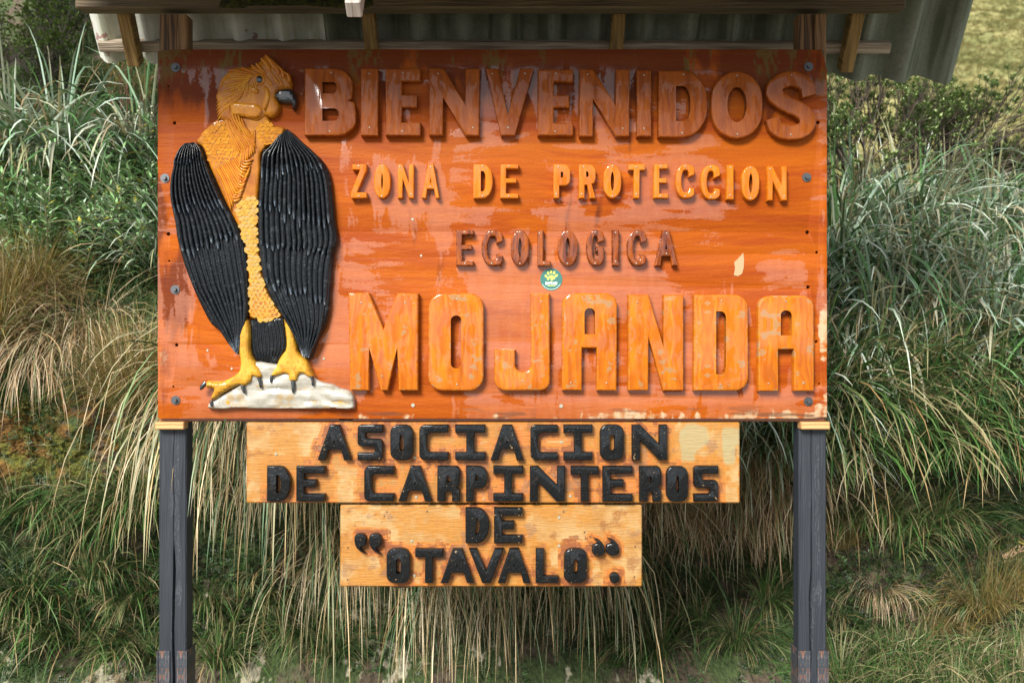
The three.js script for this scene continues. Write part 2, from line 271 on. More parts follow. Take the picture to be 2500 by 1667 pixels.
const GLYPH = {                                        // w, h = size, t = stroke; y runs down; [outline, hole, hole]
  I: (w, h) => [[[0, 0], [w, 0], [w, h], [0, h]]],
  E: (w, h, t) => { const u = t * 0.8, m = w * 0.9, c = h * 0.485; return [[[0, 0], [w, 0], [w, u], [t, u], [t, c - u / 2], [m, c - u / 2], [m, c + u / 2], [t, c + u / 2], [t, h - u], [w, h - u], [w, h], [0, h]]]; },
  B: (w, h, t) => [[[0, 0], [0.93 * w, 0, [w * 0.4, h * 0.23]], [0.93 * w, 0.45 * h, [h * 0.2, w * 0.06]], [0.86 * w, 0.475 * h], [w, 0.505 * h, [w * 0.07, h * 0.22]], [w, h, [h * 0.26, w * 0.4]], [0, h]], [[t, 0.18 * h, 3], [w * 0.66, 0.18 * h, 15], [w * 0.66, 0.40 * h, 14], [t, 0.40 * h, 3]], [[t, 0.57 * h, 3], [w * 0.70, 0.57 * h, 17], [w * 0.70, 0.81 * h, 17], [t, 0.81 * h, 3]]],
  K: (w, h, t) => { const u = t * 0.95, m = w * 0.7, c = h * 0.49; return [[[0, 0, 3], [w, 0], [w, u], [t, u], [t, c - u / 2], [m, c - u / 2], [m, c + u / 2], [t, c + u / 2], [t, h - u], [w, h - u], [w, h], [0, h, 3]]]; },
  N: (w, h, t) => [[[0, 0], [t * 1.02, 0], [w - t, h * 0.53], [w - t, 0], [w, 0], [w, h], [w - t, h], [t, h * 0.45], [t, h], [0, h]]],
  M: (w, h) => [[[0, 0], [0.30 * w, 0], [0.502 * w, 0.36 * h], [0.70 * w, 0], [w, 0], [w, h], [0.72 * w, h], [0.70 * w, 0.575 * h], [0.568 * w, h], [0.466 * w, h], [0.305 * w, 0.575 * h], [0.302 * w, h], [0.03 * w, h]]],
  V: (w, h) => [[[0, 0], [0.25 * w, 0], [0.455 * w, 0.68 * h], [0.71 * w, 0], [w, 0], [0.605 * w, h], [0.305 * w, h]]],
  Y: (w, h) => [[[0, 0], [0.24 * w, 0], [0.50 * w, 0.64 * h], [0.74 * w, 0], [w, 0], [0.63 * w, h], [0.39 * w, h]]],
  A: (w, h) => [[[0.35 * w, 0], [0.65 * w, 0], [w, h], [0.76 * w, h], [0.68 * w, 0.735 * h], [0.32 * w, 0.735 * h], [0.24 * w, h], [0, h]], [[0.5 * w, 0.30 * h], [0.61 * w, 0.575 * h], [0.39 * w, 0.575 * h]]],
  X: (w, h) => [[[0.36 * w, 0, 4], [0.64 * w, 0, 4], [w, h], [0.77 * w, h], [0.69 * w, 0.70 * h], [0.33 * w, 0.70 * h], [0.24 * w, h], [0, h]], [[0.49 * w, 0.36 * h], [0.56 * w, 0.53 * h], [0.42 * w, 0.53 * h]]],
  a: (w, h, t) => [[[0, 0, 31], [w, 0, 31], [w, h], [w - t, h], [w - t, 0.565 * h], [t, 0.565 * h], [t, h], [0, h]], [[t, 0.135 * h, 17], [w - t, 0.135 * h, 17], [w - t, 0.44 * h, 3], [t, 0.44 * h, 3]]],
  O: (w, h, t) => [[[0, 0, [h * 0.42, w * 0.5]], [w, 0, [w * 0.5, h * 0.42]], [w, h, [h * 0.42, w * 0.5]], [0, h, [w * 0.5, h * 0.42]]], [[t, t, [h * 0.32, w * 0.3]], [w - t, t, [w * 0.3, h * 0.32]], [w - t, h - t, [h * 0.32, w * 0.3]], [t, h - t, [w * 0.3, h * 0.32]]]],
  o: (w, h, t, r = 36) => [[[0, 0, r], [w, 0, r], [w, h, r], [0, h, r]], [[t, t, 17], [w - t, t, 17], [w - t, h - t, 17], [t, h - t, 17]]],
  Q: (w, h, t) => [[[0, 0, 20], [w, 0, 20], [w, h, 20], [0, h, 20]], [[t, t, 9], [w - t, t, 9], [w - t, h - t, 9], [t, h - t, 9]]],
  D: (w, h, t, r = 0.46) => [[[0, 0], [w, 0, [w * 0.7, h * r]], [w, h, [h * r, w * 0.7]], [0, h]], [[t, t * 0.92, 3], [w - t, t * 0.92, [w * 0.24, h * 0.24]], [w - t, h - t * 0.92, [h * 0.24, w * 0.24]], [t, h - t * 0.92, 3]]],
  d: (w, h, t) => [[[0, 0], [w, 0, 34], [w, h, 34], [0, h]], [[t, t * 0.72, 3], [w - t, t * 0.72, 22], [w - t, h - t * 0.72, 24], [t, h - t * 0.72, 3]]],
  P: (w, h, t) => [[[0, 0], [w, 0, w * 0.42], [w, 0.63 * h, w * 0.42], [t, 0.63 * h], [t, h], [0, h]], [[t, 0.19 * h, 3], [w - t, 0.19 * h, w * 0.2], [w - t, 0.44 * h, w * 0.2], [t, 0.44 * h, 3]]],
  R: (w, h, t) => [[[0, 0], [w, 0, w * 0.42], [w, 0.55 * h, w * 0.35], [w * 0.78, 0.58 * h], [w, h], [w - t, h], [w * 0.5, 0.62 * h], [t, 0.62 * h], [t, h], [0, h]], [[t, 0.18 * h, 3], [w - t, 0.18 * h, w * 0.2], [w - t, 0.42 * h, w * 0.2], [t, 0.42 * h, 3]]],
  r: (w, h, t) => [[[0, 0, 3], [w, 0, 12], [w, 0.55 * h, 9], [w * 0.86, 0.60 * h], [w, 0.66 * h, 6], [w, h], [w - t, h], [w - t, 0.72 * h, 5], [t, 0.72 * h, 5], [t, h], [0, h]], [[t, 0.23 * h, 4], [w - t, 0.23 * h, 9], [w - t, 0.49 * h, 9], [t, 0.49 * h, 4]]],
  T: (w, h, t) => [[[0, 0], [w, 0], [w, t * 1.05], [w / 2 + t / 2, t * 1.05], [w / 2 + t / 2, h], [w / 2 - t / 2, h], [w / 2 - t / 2, t * 1.05], [0, t * 1.05]]],
  L: (w, h, t) => [[[0, 0], [t, 0], [t, h - t * 0.85], [w, h - t * 0.85], [w, h], [0, h]]],
  Z: (w, h, t) => [[[0.08 * w, 0], [w, 0], [w, t], [0.42 * w, h - t], [w, h - t], [w, h], [0, h], [0, h - t], [0.56 * w, t], [0.08 * w, t]]],
  C: (w, h, t) => [[[w, 0.31 * h], [w, 0, [h * 0.28, w * 0.45]], [0, 0, [w * 0.5, h * 0.44]], [0, h, [h * 0.44, w * 0.5]], [w, h, [w * 0.45, h * 0.28]], [w, 0.71 * h], [w - t, 0.67 * h], [w - t, h - t, [h * 0.14, w * 0.2]], [t, h - t, [w * 0.22, h * 0.33]], [t, t, [h * 0.33, w * 0.22]], [w - t, t, [w * 0.2, h * 0.14]], [w - t, 0.39 * h]]],
  G: (w, h, t) => [[[w, 0.31 * h], [w, 0, [h * 0.28, w * 0.45]], [0, 0, [w * 0.5, h * 0.44]], [0, h, [h * 0.44, w * 0.5]], [w, h, [w * 0.45, h * 0.24]], [w, 0.46 * h], [0.52 * w, 0.46 * h], [0.52 * w, 0.60 * h], [w - t, 0.60 * h], [w - t, h - t, [h * 0.12, w * 0.18]], [t, h - t, [w * 0.2, h * 0.3]], [t, t, [h * 0.33, w * 0.2]], [w - t, t, [w * 0.18, h * 0.1]], [w - t, 0.36 * h]]],
  c: (w, h, t) => [[[w, 0, 4], [w, t], [t, t, 11], [t, h - t, 11], [w, h - t], [w, h], [0, h, 14], [0, 0, 14]]],
  s: (w, h, t) => { const m = h * 0.5; return [[[w, 0], [w, t * 0.95], [t, t * 0.95, 5], [t, m - t * 0.45, 5], [w, m - t * 0.45, 10], [w, h, 10], [0, h], [0, h - t * 0.95], [w - t, h - t * 0.95, 5], [w - t, m + t * 0.5, 5], [0, m + t * 0.5, 10], [0, 0, 10]]]; },
  i: (w, h, t) => { const a = w / 2 - t / 2, b = w / 2 + t / 2; return [[[0, 0], [w, 0], [w, t], [b, t], [b, h - t], [w, h - t], [w, h], [0, h], [0, h - t], [a, h - t], [a, t], [0, t]]]; },
  J: (w, h) => [[[0.655 * w, 0], [w, 0], [w, h, 24], [0, h, 30], [0, 0.575 * h], [0.375 * w, 0.575 * h], [0.375 * w, 0.80 * h, 17], [0.655 * w, 0.80 * h, 17]]],
  S: (w, h, t) => {                                    // a brush line, thickened
    const c = new THREE.CatmullRomCurve3([[0.87, 0.37], [0.80, 0.20], [0.52, 0.105], [0.21, 0.20], [0.17, 0.34], [0.40, 0.475], [0.72, 0.595], [0.84, 0.73], [0.74, 0.86], [0.48, 0.9], [0.22, 0.84], [0.135, 0.68]].map(([x, y]) => new THREE.Vector3(x * w, y * h, 0)), false, 'centripetal');
    const a = [], b = [], n = 40;
    for (let i = 0; i <= n; i++) { const p = c.getPoint(i / n), d = c.getTangent(i / n), k = t / 2 * (1 + 0.12 * Math.sin(Math.PI * i / n)); a.push([p.x - d.y * k, p.y + d.x * k, 0.3]); b.push([p.x + d.y * k, p.y - d.x * k, 0.3]); }
    return [[...a, ...b.reverse()]];
  },
  '.': (w, h) => [[[0, 0, w], [w, 0, w], [w, h, w], [0, h, w]]],
  q: (w, h) => [[[0, 0, w * 0.5], [w, 0, w * 0.5], [w, 0.52 * h, 6], [0.92 * w, 0.62 * h, 6], [0.52 * w, 0.72 * h, 4], [0.62 * w, 0.86 * h, 4], [0.92 * w, h, 0.6], [0.5 * w, 0.93 * h, 6], [0.12 * w, 0.68 * h, 6], [0, 0.4 * h, 6]]],
};
GLYPH.p = (w, h) => GLYPH.q(w, h).map((l) => l.map(([x, y, r]) => [w - x, h - y, r]));
const screwGeo = new THREE.SphereGeometry(0.0036, 8, 4, 0, Math.PI * 2, 0, Math.PI / 2).rotateX(Math.PI / 2).scale(1, 1, 0.5);
const SCREWS = { I: [[0.5, 0.08], [0.5, 0.88]], i: [[0.5, 0.11], [0.5, 0.89]], V: [[0.14, 0.08], [0.82, 0.08], [0.46, 0.88]], Y: [[0.14, 0.08], [0.5, 0.9]], L: [[0.2, 0.1], [0.5, 0.92]], J: [[0.83, 0.09], [0.5, 0.9]], T: [[0.5, 0.09], [0.5, 0.88]], M: [[0.17, 0.1], [0.83, 0.1], [0.5, 0.85]], N: [[0.16, 0.08], [0.85, 0.88]], A: [[0.5, 0.1], [0.5, 0.66]], X: [[0.5, 0.1], [0.5, 0.62]], a: [[0.5, 0.065], [0.18, 0.92], [0.82, 0.92]], '.': [], q: [], p: [], P: [[0.3, 0.08], [0.2, 0.88]], R: [[0.3, 0.08], [0.2, 0.88]], r: [[0.3, 0.09], [0.2, 0.9]] };
// one letter: glyph, left, right, top, bottom (units of the drawing), stroke, depth and bevel in metres
function letter(parent, origin, ch, l, r, t, b, stroke, depth, bev, mat, screwMat, seed, faceAt = depth) {
  const rnd = rng(seed * 131 + 7), k = U * (1 - faceAt / DIST), w = r - l, h = b - t;
  const polys = GLYPH[ch](w, h, stroke).map((poly, i) => poly.map(([x, y, rr_]) => { const j = (ch === 'S' || ch === '.' || ch === 'q' || ch === 'p') ? 0 : 0.9; const f = rr_ === undefined ? undefined : Array.isArray(rr_) ? rr_.map((q) => q * k) : rr_ * k; return [(x - w / 2 + (rnd() - 0.5) * j) * k, (h / 2 - y + (rnd() - 0.5) * j) * k, f === undefined || (i === 0 && !Array.isArray(f) && f < bev * 1.1) ? 0 : f]; }));
  const s = corners(polys[0], new THREE.Shape());
  for (let i = 1; i < polys.length; i++) s.holes.push(corners(polys[i], new THREE.Path()));
  let g = new THREE.ExtrudeGeometry(s, { depth: depth - bev, bevelEnabled: true, bevelThickness: bev, bevelSize: bev * 0.8, bevelOffset: -bev * 0.8, bevelSegments: 4, curveSegments: 7 });
  g.translate(0, 0, 0.0);
  const p = g.attributes.position;
  for (let i = 0; i < p.count; i++) if (p.getZ(i) < 0) p.setZ(i, 0.0);                       // flat back
  g = toCreasedNormals(g, 0.62);
  const uv = g.attributes.uv, ox = rnd() * 3, oy = rnd() * 3; for (let i = 0; i < uv.count; i++) uv.setXY(i, uv.getX(i) + ox, uv.getY(i) + oy);
  const o = part('letter', g, Array.isArray(mat) ? mat : [mat, mat], parent, [X((l + r) / 2, faceAt) - origin[0], Y((t + b) / 2, faceAt) - origin[1], 0.0005 - origin[2]]);
  o.rotation.z = (rnd() - 0.5) * 0.008;
  for (const [u, v] of SCREWS[ch] || [[0.5, 0.065], [0.5, 0.935]]) part('screw', screwGeo, screwMat, o, [(u - 0.5 + (rnd() - 0.5) * 0.04) * w * k, (0.5 - v) * h * k, depth - 0.0003]);
  return { o, polys, cx: X((l + r) / 2, faceAt), cy: Y((t + b) / 2, faceAt) };
}
// ------------------------------------------------------------------ the boards
const screwSteel = new THREE.MeshStandardMaterial({ color: rgb(0.30, 0.26, 0.21), roughness: 0.45, metalness: 0.7 });
const nailPale = new THREE.MeshStandardMaterial({ color: rgb(0.36, 0.36, 0.28), roughness: 0.45, metalness: 0.3 });
const boltSteel = new THREE.MeshStandardMaterial({ color: rgb(0.10, 0.105, 0.11), roughness: 0.42, metalness: 0.75 });
const blackB = tex(512, 512, (u, v) => { const q = fbm(u * 22, v * 22, 3) * 0.7 + 0.5 * Math.pow(vn(u * 70, v * 70), 4) + 0.2 * fbm(u * 90, v * 40, 2); return [q, q, q]; }, false);
// brushed varnish: where a glossy coat was laid on, in strokes; used as the weight of a clear coat
function strokes(x, y, dir) {                          // x, y in metres; streaky noise along dir (0 = across, 1 = up and down)
  const wx = x + 0.05 * (fbm(x * 5 + 3, y * 5, 2) - 0.5), wy = y + 0.05 * (fbm(x * 5 + 50, y * 5 + 8, 2) - 0.5);
  return dir < 0.5 ? fbm(wx * 7, wy * 42, 3) : fbm(wx * 42, wy * 7, 3);
}
function coatAt(x, y) {
  const big = fbm(x * 3.1 + 11, y * 3.6 + 4, 3), d = sstep(0.46, 0.54, fbm(x * 2.3 + 1, y * 2.3 + 30, 2));
  const s = mix(strokes(x, y, 0), strokes(x, y, 1), d), f = fbm(x * 160, y * 160, 2);
  return sstep(0.475, 0.515, big * 0.62 + s * 0.34 + f * 0.07 + 0.008);
}
const BW = 2.44, BH = (1022 - 120) * U, BX0 = X(384), BY0 = Y(1022);
const boardOrigin = [0, BY0, 0];
{
  const W = 2048, H = 1136;
  const at = (u, v) => [384 + u * 1636, 1022 - v * 902];
  const col = tex(W, H, (u, v) => {
    const x = u * BW, y = v * BH, [px, py] = at(u, v);
    const warp = fbm(x * 1.4, y * 2.2, 2), g = fbm(x * 4, y * 80 + warp * 10, 4), g2 = fbm(x * 1.6 + 5, y * 13 + warp * 3, 4), fine = vn(x * 260, y * 900);
    let c = lerp3([0.235, 0.036, 0.002], [0.39, 0.090, 0.003], clamp(0.25 + 0.5 * sstep(0.2, 0.8, g2) + (g - 0.5) * 0.7));
    c = lerp3(c, [0.24, 0.034, 0.005], 0.55 * sstep(0.60, 0.76, fbm(x * 2.5 + 20, y * 24 + 3 + warp * 4, 3)));
    // brushed red brown stain, thickened at top and left to paint in roof shade
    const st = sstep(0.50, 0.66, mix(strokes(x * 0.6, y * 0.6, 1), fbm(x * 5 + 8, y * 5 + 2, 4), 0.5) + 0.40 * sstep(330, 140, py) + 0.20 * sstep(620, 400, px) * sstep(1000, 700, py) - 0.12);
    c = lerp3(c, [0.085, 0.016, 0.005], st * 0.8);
    c = lerp3(c, [0.42, 0.150, 0.070], coatAt(x, y) * sstep(250, 330, py + 40 * (fbm(x * 6, y * 6, 2) - 0.5)) * mix(0.18, 0.44, fbm(x * 60, y * 20, 2)));      // milky varnish and pale sky sheen painted in the strokes, none under the roof
    const k = 0.9 + 0.2 * fine; c = [c[0] * k, c[1] * k, c[2] * k];
    // bare and bleached wood where the varnish has peeled: left edge low down, bottom edge, right edge
    const n = fbm(x * 9 + 2, y * 9, 4), nf = fbm(x * 60, y * 60, 3), vs = fbm(x * 55, y * 5, 3);
    const eL = sstep(0, 1, (455 - px) / 80) * sstep(560, 760, py), eB = 0.85 * sstep(968, 1015, py) * sstep(700, 1000, px) + 0.25 * sstep(1000, 1018, py), eR = sstep(1985, 2016, px) * sstep(480, 700, py) * 0.9, cr = sstep(1940, 2000, px) * sstep(950, 1000, py);
    const bare = sstep(0.52, 0.62, n * 0.45 + nf * 0.2 + (vs - 0.5) * 0.2 + 0.235 * Math.max(eL, eB, eR, cr) + 0.26 * (fbm(x * 3.3 + 7, y * 3.3, 2) - 0.5) - 0.02);
    c = lerp3(c, lerp3([0.36, 0.16, 0.05], [0.52, 0.38, 0.23], sstep(0.3, 0.7, nf * 0.5 + vs * 0.5)), bare * 0.85);
    const dark = sstep(0.56, 0.66, n * 0.5 + vs * 0.5) * eL; c = lerp3(c, [0.16, 0.035, 0.012], dark * 0.8);
    const bd = sstep(0.6, 0.7, fbm(x * 7, y * 60, 3)) * eB; c = lerp3(c, [0.12, 0.05, 0.025], bd * 0.7);
    // green algae runs below the top edge
    const al = sstep(0.60, 0.72, fbm(x * 14 + 3, y * 3 + 7, 3) + 0.25 * fbm(x * 120, y * 40, 2) - 0.0010 * (py - 120)- 0.05) * sstep(300, 150, py) * sstep(0.35, 0.6, fbm(x * 90, y * 30 + 4, 3)); c = lerp3(c, [0.10, 0.085, 0.022], al * 0.6);
    return c;
  });
  const coat = tex(W, H, (u, v) => {
    const x = u * BW, y = v * BH, [px, py] = at(u, v), n = fbm(x * 9 + 2, y * 9, 4);
    let k = coatAt(x, y);
    const wornL = sstep(0, 1, (470 - px) / 90) * sstep(540, 700, py) * sstep(0.45, 0.55, n), wornB = sstep(970, 1012, py) * 0.6;
    k *= 1 - Math.max(wornL, wornB) * 0.85;
    return [k, 0.07 + 0.06 * fbm(x * 30, y * 30, 2) + 0.25 * (1 - k), 0];
  }, false);
  const bump = tex(W, H, (u, v) => { const x = u * BW, y = v * BH; const g = 0.5 * fbm(x * 30, y * 160, 3) + 0.35 * fbm(x * 14, y * 14, 3) + 0.1 * coatAt(x, y); return [g, g, g]; }, false);
  const T = (t) => rep(t, 1 / BW, 1 / BH, 0, 0);
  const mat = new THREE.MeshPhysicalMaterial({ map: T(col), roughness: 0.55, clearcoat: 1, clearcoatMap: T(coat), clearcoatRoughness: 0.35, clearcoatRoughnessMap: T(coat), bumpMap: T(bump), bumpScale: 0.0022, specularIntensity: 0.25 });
  mat.clearcoatRoughness = 1;
  const board = thing('sign_board', 'large varnished orange wooden board with raised welcome lettering', 'sign board', boardOrigin);
  const s = new THREE.Shape(); const c = 0.006;
  const r = rng(5), edge = (x0, y0, x1, y1, n, dx, dy) => { for (let i = 0; i < n; i++) { const j = (r() - 0.5) * 0.0016; s.lineTo(mix(x0, x1, i / n) + dx * j, mix(y0, y1, i / n) + dy * j); } };
  s.moveTo(0, c); edge(c, 0, BW - c, 0, 40, 0, 1); edge(BW, c, BW, BH - 0.02, 24, 1, 0); edge(BW - 0.02, BH, c, BH, 40, 0, 1); edge(0, BH - c, 0, c, 24, 1, 0); s.closePath();
  for (const [px, py, rad] of [[425, 300, 4], [410, 571, 4.6], [430, 842, 4], [1998, 299, 4.4], [1972, 567, 4.6], [1995, 616, 3.5], [1974, 701, 4.2], [1994, 834, 3.5], [412, 637, 2.4], [422, 944, 2.4], [2001, 937, 2.4], [410, 210, 2.4]]) { const h = new THREE.Path(); h.absarc(X(px) - BX0, Y(py) - BY0, rad * U, 0, 6.2832, true); s.holes.push(h); }
  const g = toCreasedNormals(new THREE.ExtrudeGeometry(s, { depth: 0.016, bevelEnabled: true, bevelThickness: 0.0015, bevelSize: 0.0015, bevelOffset: -0.0015, bevelSegments: 2 }), 0.6); g.translate(BX0, 0, -0.0175);
  const uvs = g.attributes.uv, pp = g.attributes.position, nn = g.attributes.normal; for (let i = 0; i < uvs.count; i++) uvs.setXY(i, pp.getX(i) - BX0, pp.getY(i) + (Math.abs(nn.getZ(i)) < 0.3 ? 0.002 : 0));
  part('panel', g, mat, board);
  const under = new THREE.MeshPhysicalMaterial({ color: rgb(0.24, 0.065, 0.012), roughness: 0.5, clearcoat: 0.5 });
  part('backing_rail', bevelBox(BW - 0.004, 0.06, 0.012, 0.003), under, board, [BX0 + BW / 2, 0.030 - 8 * U, -0.0245]);
  part('backing_rail', bevelBox(BW - 0.004, 0.06, 0.012, 0.003), M.beam, board, [BX0 + BW / 2, BH - 0.03 + 2 * U, -0.0245]);

  // letters of the big board
  const lw = (a, b, seed, patch) => { const t = tex(512, 512, (u, v) => { const gr = fbm(u * 60 + fbm(u * 4, v * 4) * 6, v * 5 + seed, 4), k = fbm(u * 9 + seed, v * 6, 4), f = fbm(u * 40 + seed, v * 40, 3); let c = lerp3(a, b, clamp((gr - 0.5) * 1.5 + (k - 0.5) * 1.2 + 0.5)); if (patch) { const q = sstep(0.62, 0.68, fbm(u * 11 + seed * 3, v * 14 + 2, 3) * 0.8 + f * 0.2); c = lerp3(c, lerp3([0.34, 0.18, 0.07], [0.27, 0.18, 0.09], f), q * 0.75); } return c; }); const k = tex(512, 512, (u, v) => { const s = fbm(u * 50 + fbm(u * 6, v * 6) * 5, v * 8 + seed, 3), big = fbm(u * 10 + seed, v * 10, 3), f = fbm(u * 70, v * 70, 2); const w = sstep(0.44, 0.5, s * 0.5 + big * 0.45 + f * 0.06); return [w, 0.08 + 0.3 * (1 - w), 0]; }, false); const bm = tex(256, 256, (u, v) => { const q = fbm(u * 30, v * 12, 3) * 0.6 + fbm(u * 60, v * 60, 2) * 0.3; return [q, q, q]; }, false);
    return new THREE.MeshPhysicalMaterial({ map: rep(t, 2.2, 2.2), roughness: 0.5, specularIntensity: 0.3, clearcoat: seed === 1 ? 0.55 : 1, clearcoatRoughness: 1, clearcoatMap: rep(k, 2.2, 2.2), clearcoatRoughnessMap: rep(k, 2.2, 2.2), bumpMap: rep(bm, 3, 3), bumpScale: 0.0005 }); };
  const mBig = lw([0.19, 0.040, 0.004], [0.30, 0.072, 0.006], 1), mSmall = lw([0.44, 0.105, 0.004], [0.54, 0.165, 0.007], 2), mDark = lw([0.11, 0.020, 0.005], [0.31, 0.072, 0.008], 3), mPlace = lw([0.36, 0.080, 0.003], [0.50, 0.152, 0.005], 4, true);
  let n = 1;
  const row = (list, t, b, stroke, depth, bev, m) => list.forEach(([ch, l, r, tt, bb, ss]) => { if (ch) letter(board, boardOrigin, ch, l, r, tt || t, bb || b, ss || stroke, depth, bev, m, screwSteel, n++); });
  row([['B', 742, 869], ['I', 880, 923], ['E', 940, 1027, 0, 0, 41], ['N', 1047, 1171, 0, 0, 35], ['V', 1186, 1304], ['E', 1313, 1400, 168, 0, 40], ['N', 1414, 1538, 168, 333, 35], ['I', 1555, 1591, 170, 333], ['D', 1608, 1728, 171, 335, 38], ['O', 1737, 1863, 173, 338, 35], ['S', 1871, 1995, 173, 339, 36]].map((a) => a), 166, 331, 40, 0.034, 0.008, mBig);
  row([['Z', 856, 895], ['O', 912, 953], ['N', 970, 1010, 0, 0, 13], ['A', 1029, 1073], ['D', 1155, 1203], ['E', 1221, 1266], ['P', 1351, 1393], ['R', 1413, 1455], ['O', 1473, 1518], ['T', 1534, 1576], ['E', 1596, 1632], ['C', 1650, 1697], ['C', 1712, 1759, 402, 487], ['I', 1775, 1793, 402, 487], ['O', 1811, 1856, 404, 490], ['N', 1874, 1923, 405, 490, 14]], 400, 484, 15, 0.030, 0.006, mSmall);
  row([['E', 1113, 1156], ['C', 1175, 1227], ['O', 1247, 1292], ['L', 1312, 1344], ['O', 1362, 1410], ['G', 1432, 1475], ['I', 1495, 1512], ['C', 1532, 1579], ['A', 1599, 1655]], 561, 649, 15, 0.030, 0.006, mDark);
  row([['M', 849, 1021], ['o', 1045, 1181], ['J', 1206, 1343], ['a', 1372, 1507], ['N', 1534, 1670, 719], ['d', 1694, 1828, 719], ['a', 1852, 1989, 721, 955]], 715, 954, 50, 0.034, 0.009, mPlace);
  // bolts and nails
  const washer = new THREE.CylinderGeometry(11 * U, 11 * U, 0.003, 20).rotateX(Math.PI / 2), nut = new THREE.CylinderGeometry(5.2 * U, 5.2 * U, 0.011, 6).rotateX(Math.PI / 2);
  for (const [px, py] of [[428, 165], [402, 435], [427, 707], [428, 977], [1975, 163], [1970, 433], [1974, 980]]) { const w = part('bolt', nut, boltSteel, board, [X(px), Y(py) - BY0, 0.008]); w.rotation.z = R0() * 3; part('washer', washer, boltSteel, w, [0, 0, -0.0063]); }
  const nail = new THREE.CylinderGeometry(4.6 * U, 4.6 * U, 0.003, 12).rotateX(Math.PI / 2);
  for (const [px, py] of [[1008, 989], [1370, 991], [1028, 624], [1007, 535], [790, 875], [506, 855], [565, 900]]) part('nail', nail, nailPale, board, [X(px), Y(py) - BY0, 0.001]).scale.setScalar(px < 1000 || py < 700 ? 0.6 : 1);
  const scrap = new THREE.Shape([[1793, 640], [1800, 634], [1815, 617], [1817, 634], [1816, 655], [1812, 668], [1803, 674], [1792, 672], [1795, 655]].map(([a, b]) => new THREE.Vector2(X(a), Y(b) - BY0)));
  const sc = part('paper_scrap', new THREE.ExtrudeGeometry(scrap, { depth: 0.0008, bevelEnabled: false }), new THREE.MeshStandardMaterial({ color: rgb(0.42, 0.27, 0.14), roughness: 0.7 }), board, [0, 0, 0.0004]); tag(sc, 'torn beige paper scrap stuck on the board');
}
{ // round sticker
  const cv = document.createElement('canvas'); cv.width = cv.height = 256; const c = cv.getContext('2d');
  c.fillStyle = '#336b63'; c.fillRect(0, 0, 256, 256);
  c.strokeStyle = '#c9dcd2'; c.lineWidth = 5; c.beginPath(); c.arc(128, 128, 116, 0.15 * Math.PI, 0.85 * Math.PI); c.stroke();
  c.fillStyle = '#d6dc5a';
  for (const [x, y, a] of [[68, 92, -0.7], [92, 56, -0.35], [126, 42, 0], [160, 52, 0.35], [186, 84, 0.75]]) { c.save(); c.translate(x, y); c.rotate(a); c.beginPath(); c.ellipse(0, 0, 13, 20, 0, 0, 7); c.fill(); c.restore(); }
  c.beginPath(); c.moveTo(78, 134); c.quadraticCurveTo(88, 100, 112, 84); c.quadraticCurveTo(136, 72, 150, 88); c.quadraticCurveTo(176, 92, 172, 116); c.quadraticCurveTo(168, 130, 152, 124); c.lineTo(140, 142); c.lineTo(120, 142); c.quadraticCurveTo(126, 120, 118, 108); c.quadraticCurveTo(104, 118, 96, 136); c.closePath(); c.fill();
  c.fillStyle = '#f2f4ee'; c.font = 'bold 40px sans-serif'; c.textAlign = 'center'; c.save(); c.translate(128, 190); c.scale(0.86, 1.15); c.fillText('BAYTARI', 0, 0); c.restore();
  c.fillStyle = '#d6dc5a'; c.fillRect(84, 198, 92, 7);
  const t = new THREE.CanvasTexture(cv); t.colorSpace = THREE.SRGBColorSpace; t.rotation = Math.PI / 2; t.center.set(0.5, 0.5);
  const g = new THREE.CylinderGeometry(27 * U, 27 * U, 0.0006, 40).rotateX(Math.PI / 2);
  const side = new THREE.MeshStandardMaterial({ color: rgb(0.5, 0.55, 0.5), roughness: 0.6 }), face = new THREE.MeshPhysicalMaterial({ map: t, roughness: 0.35, clearcoat: 0.3 });
  const m = shade(new THREE.Mesh(g, [side, face, side])); m.name = numbered('round_sticker'); m.position.set(X(1346), Y(682), 0.0012); tag(m, 'small round green sticker with a yellow paw print on the orange board', 'sticker'); scene.add(m);
}
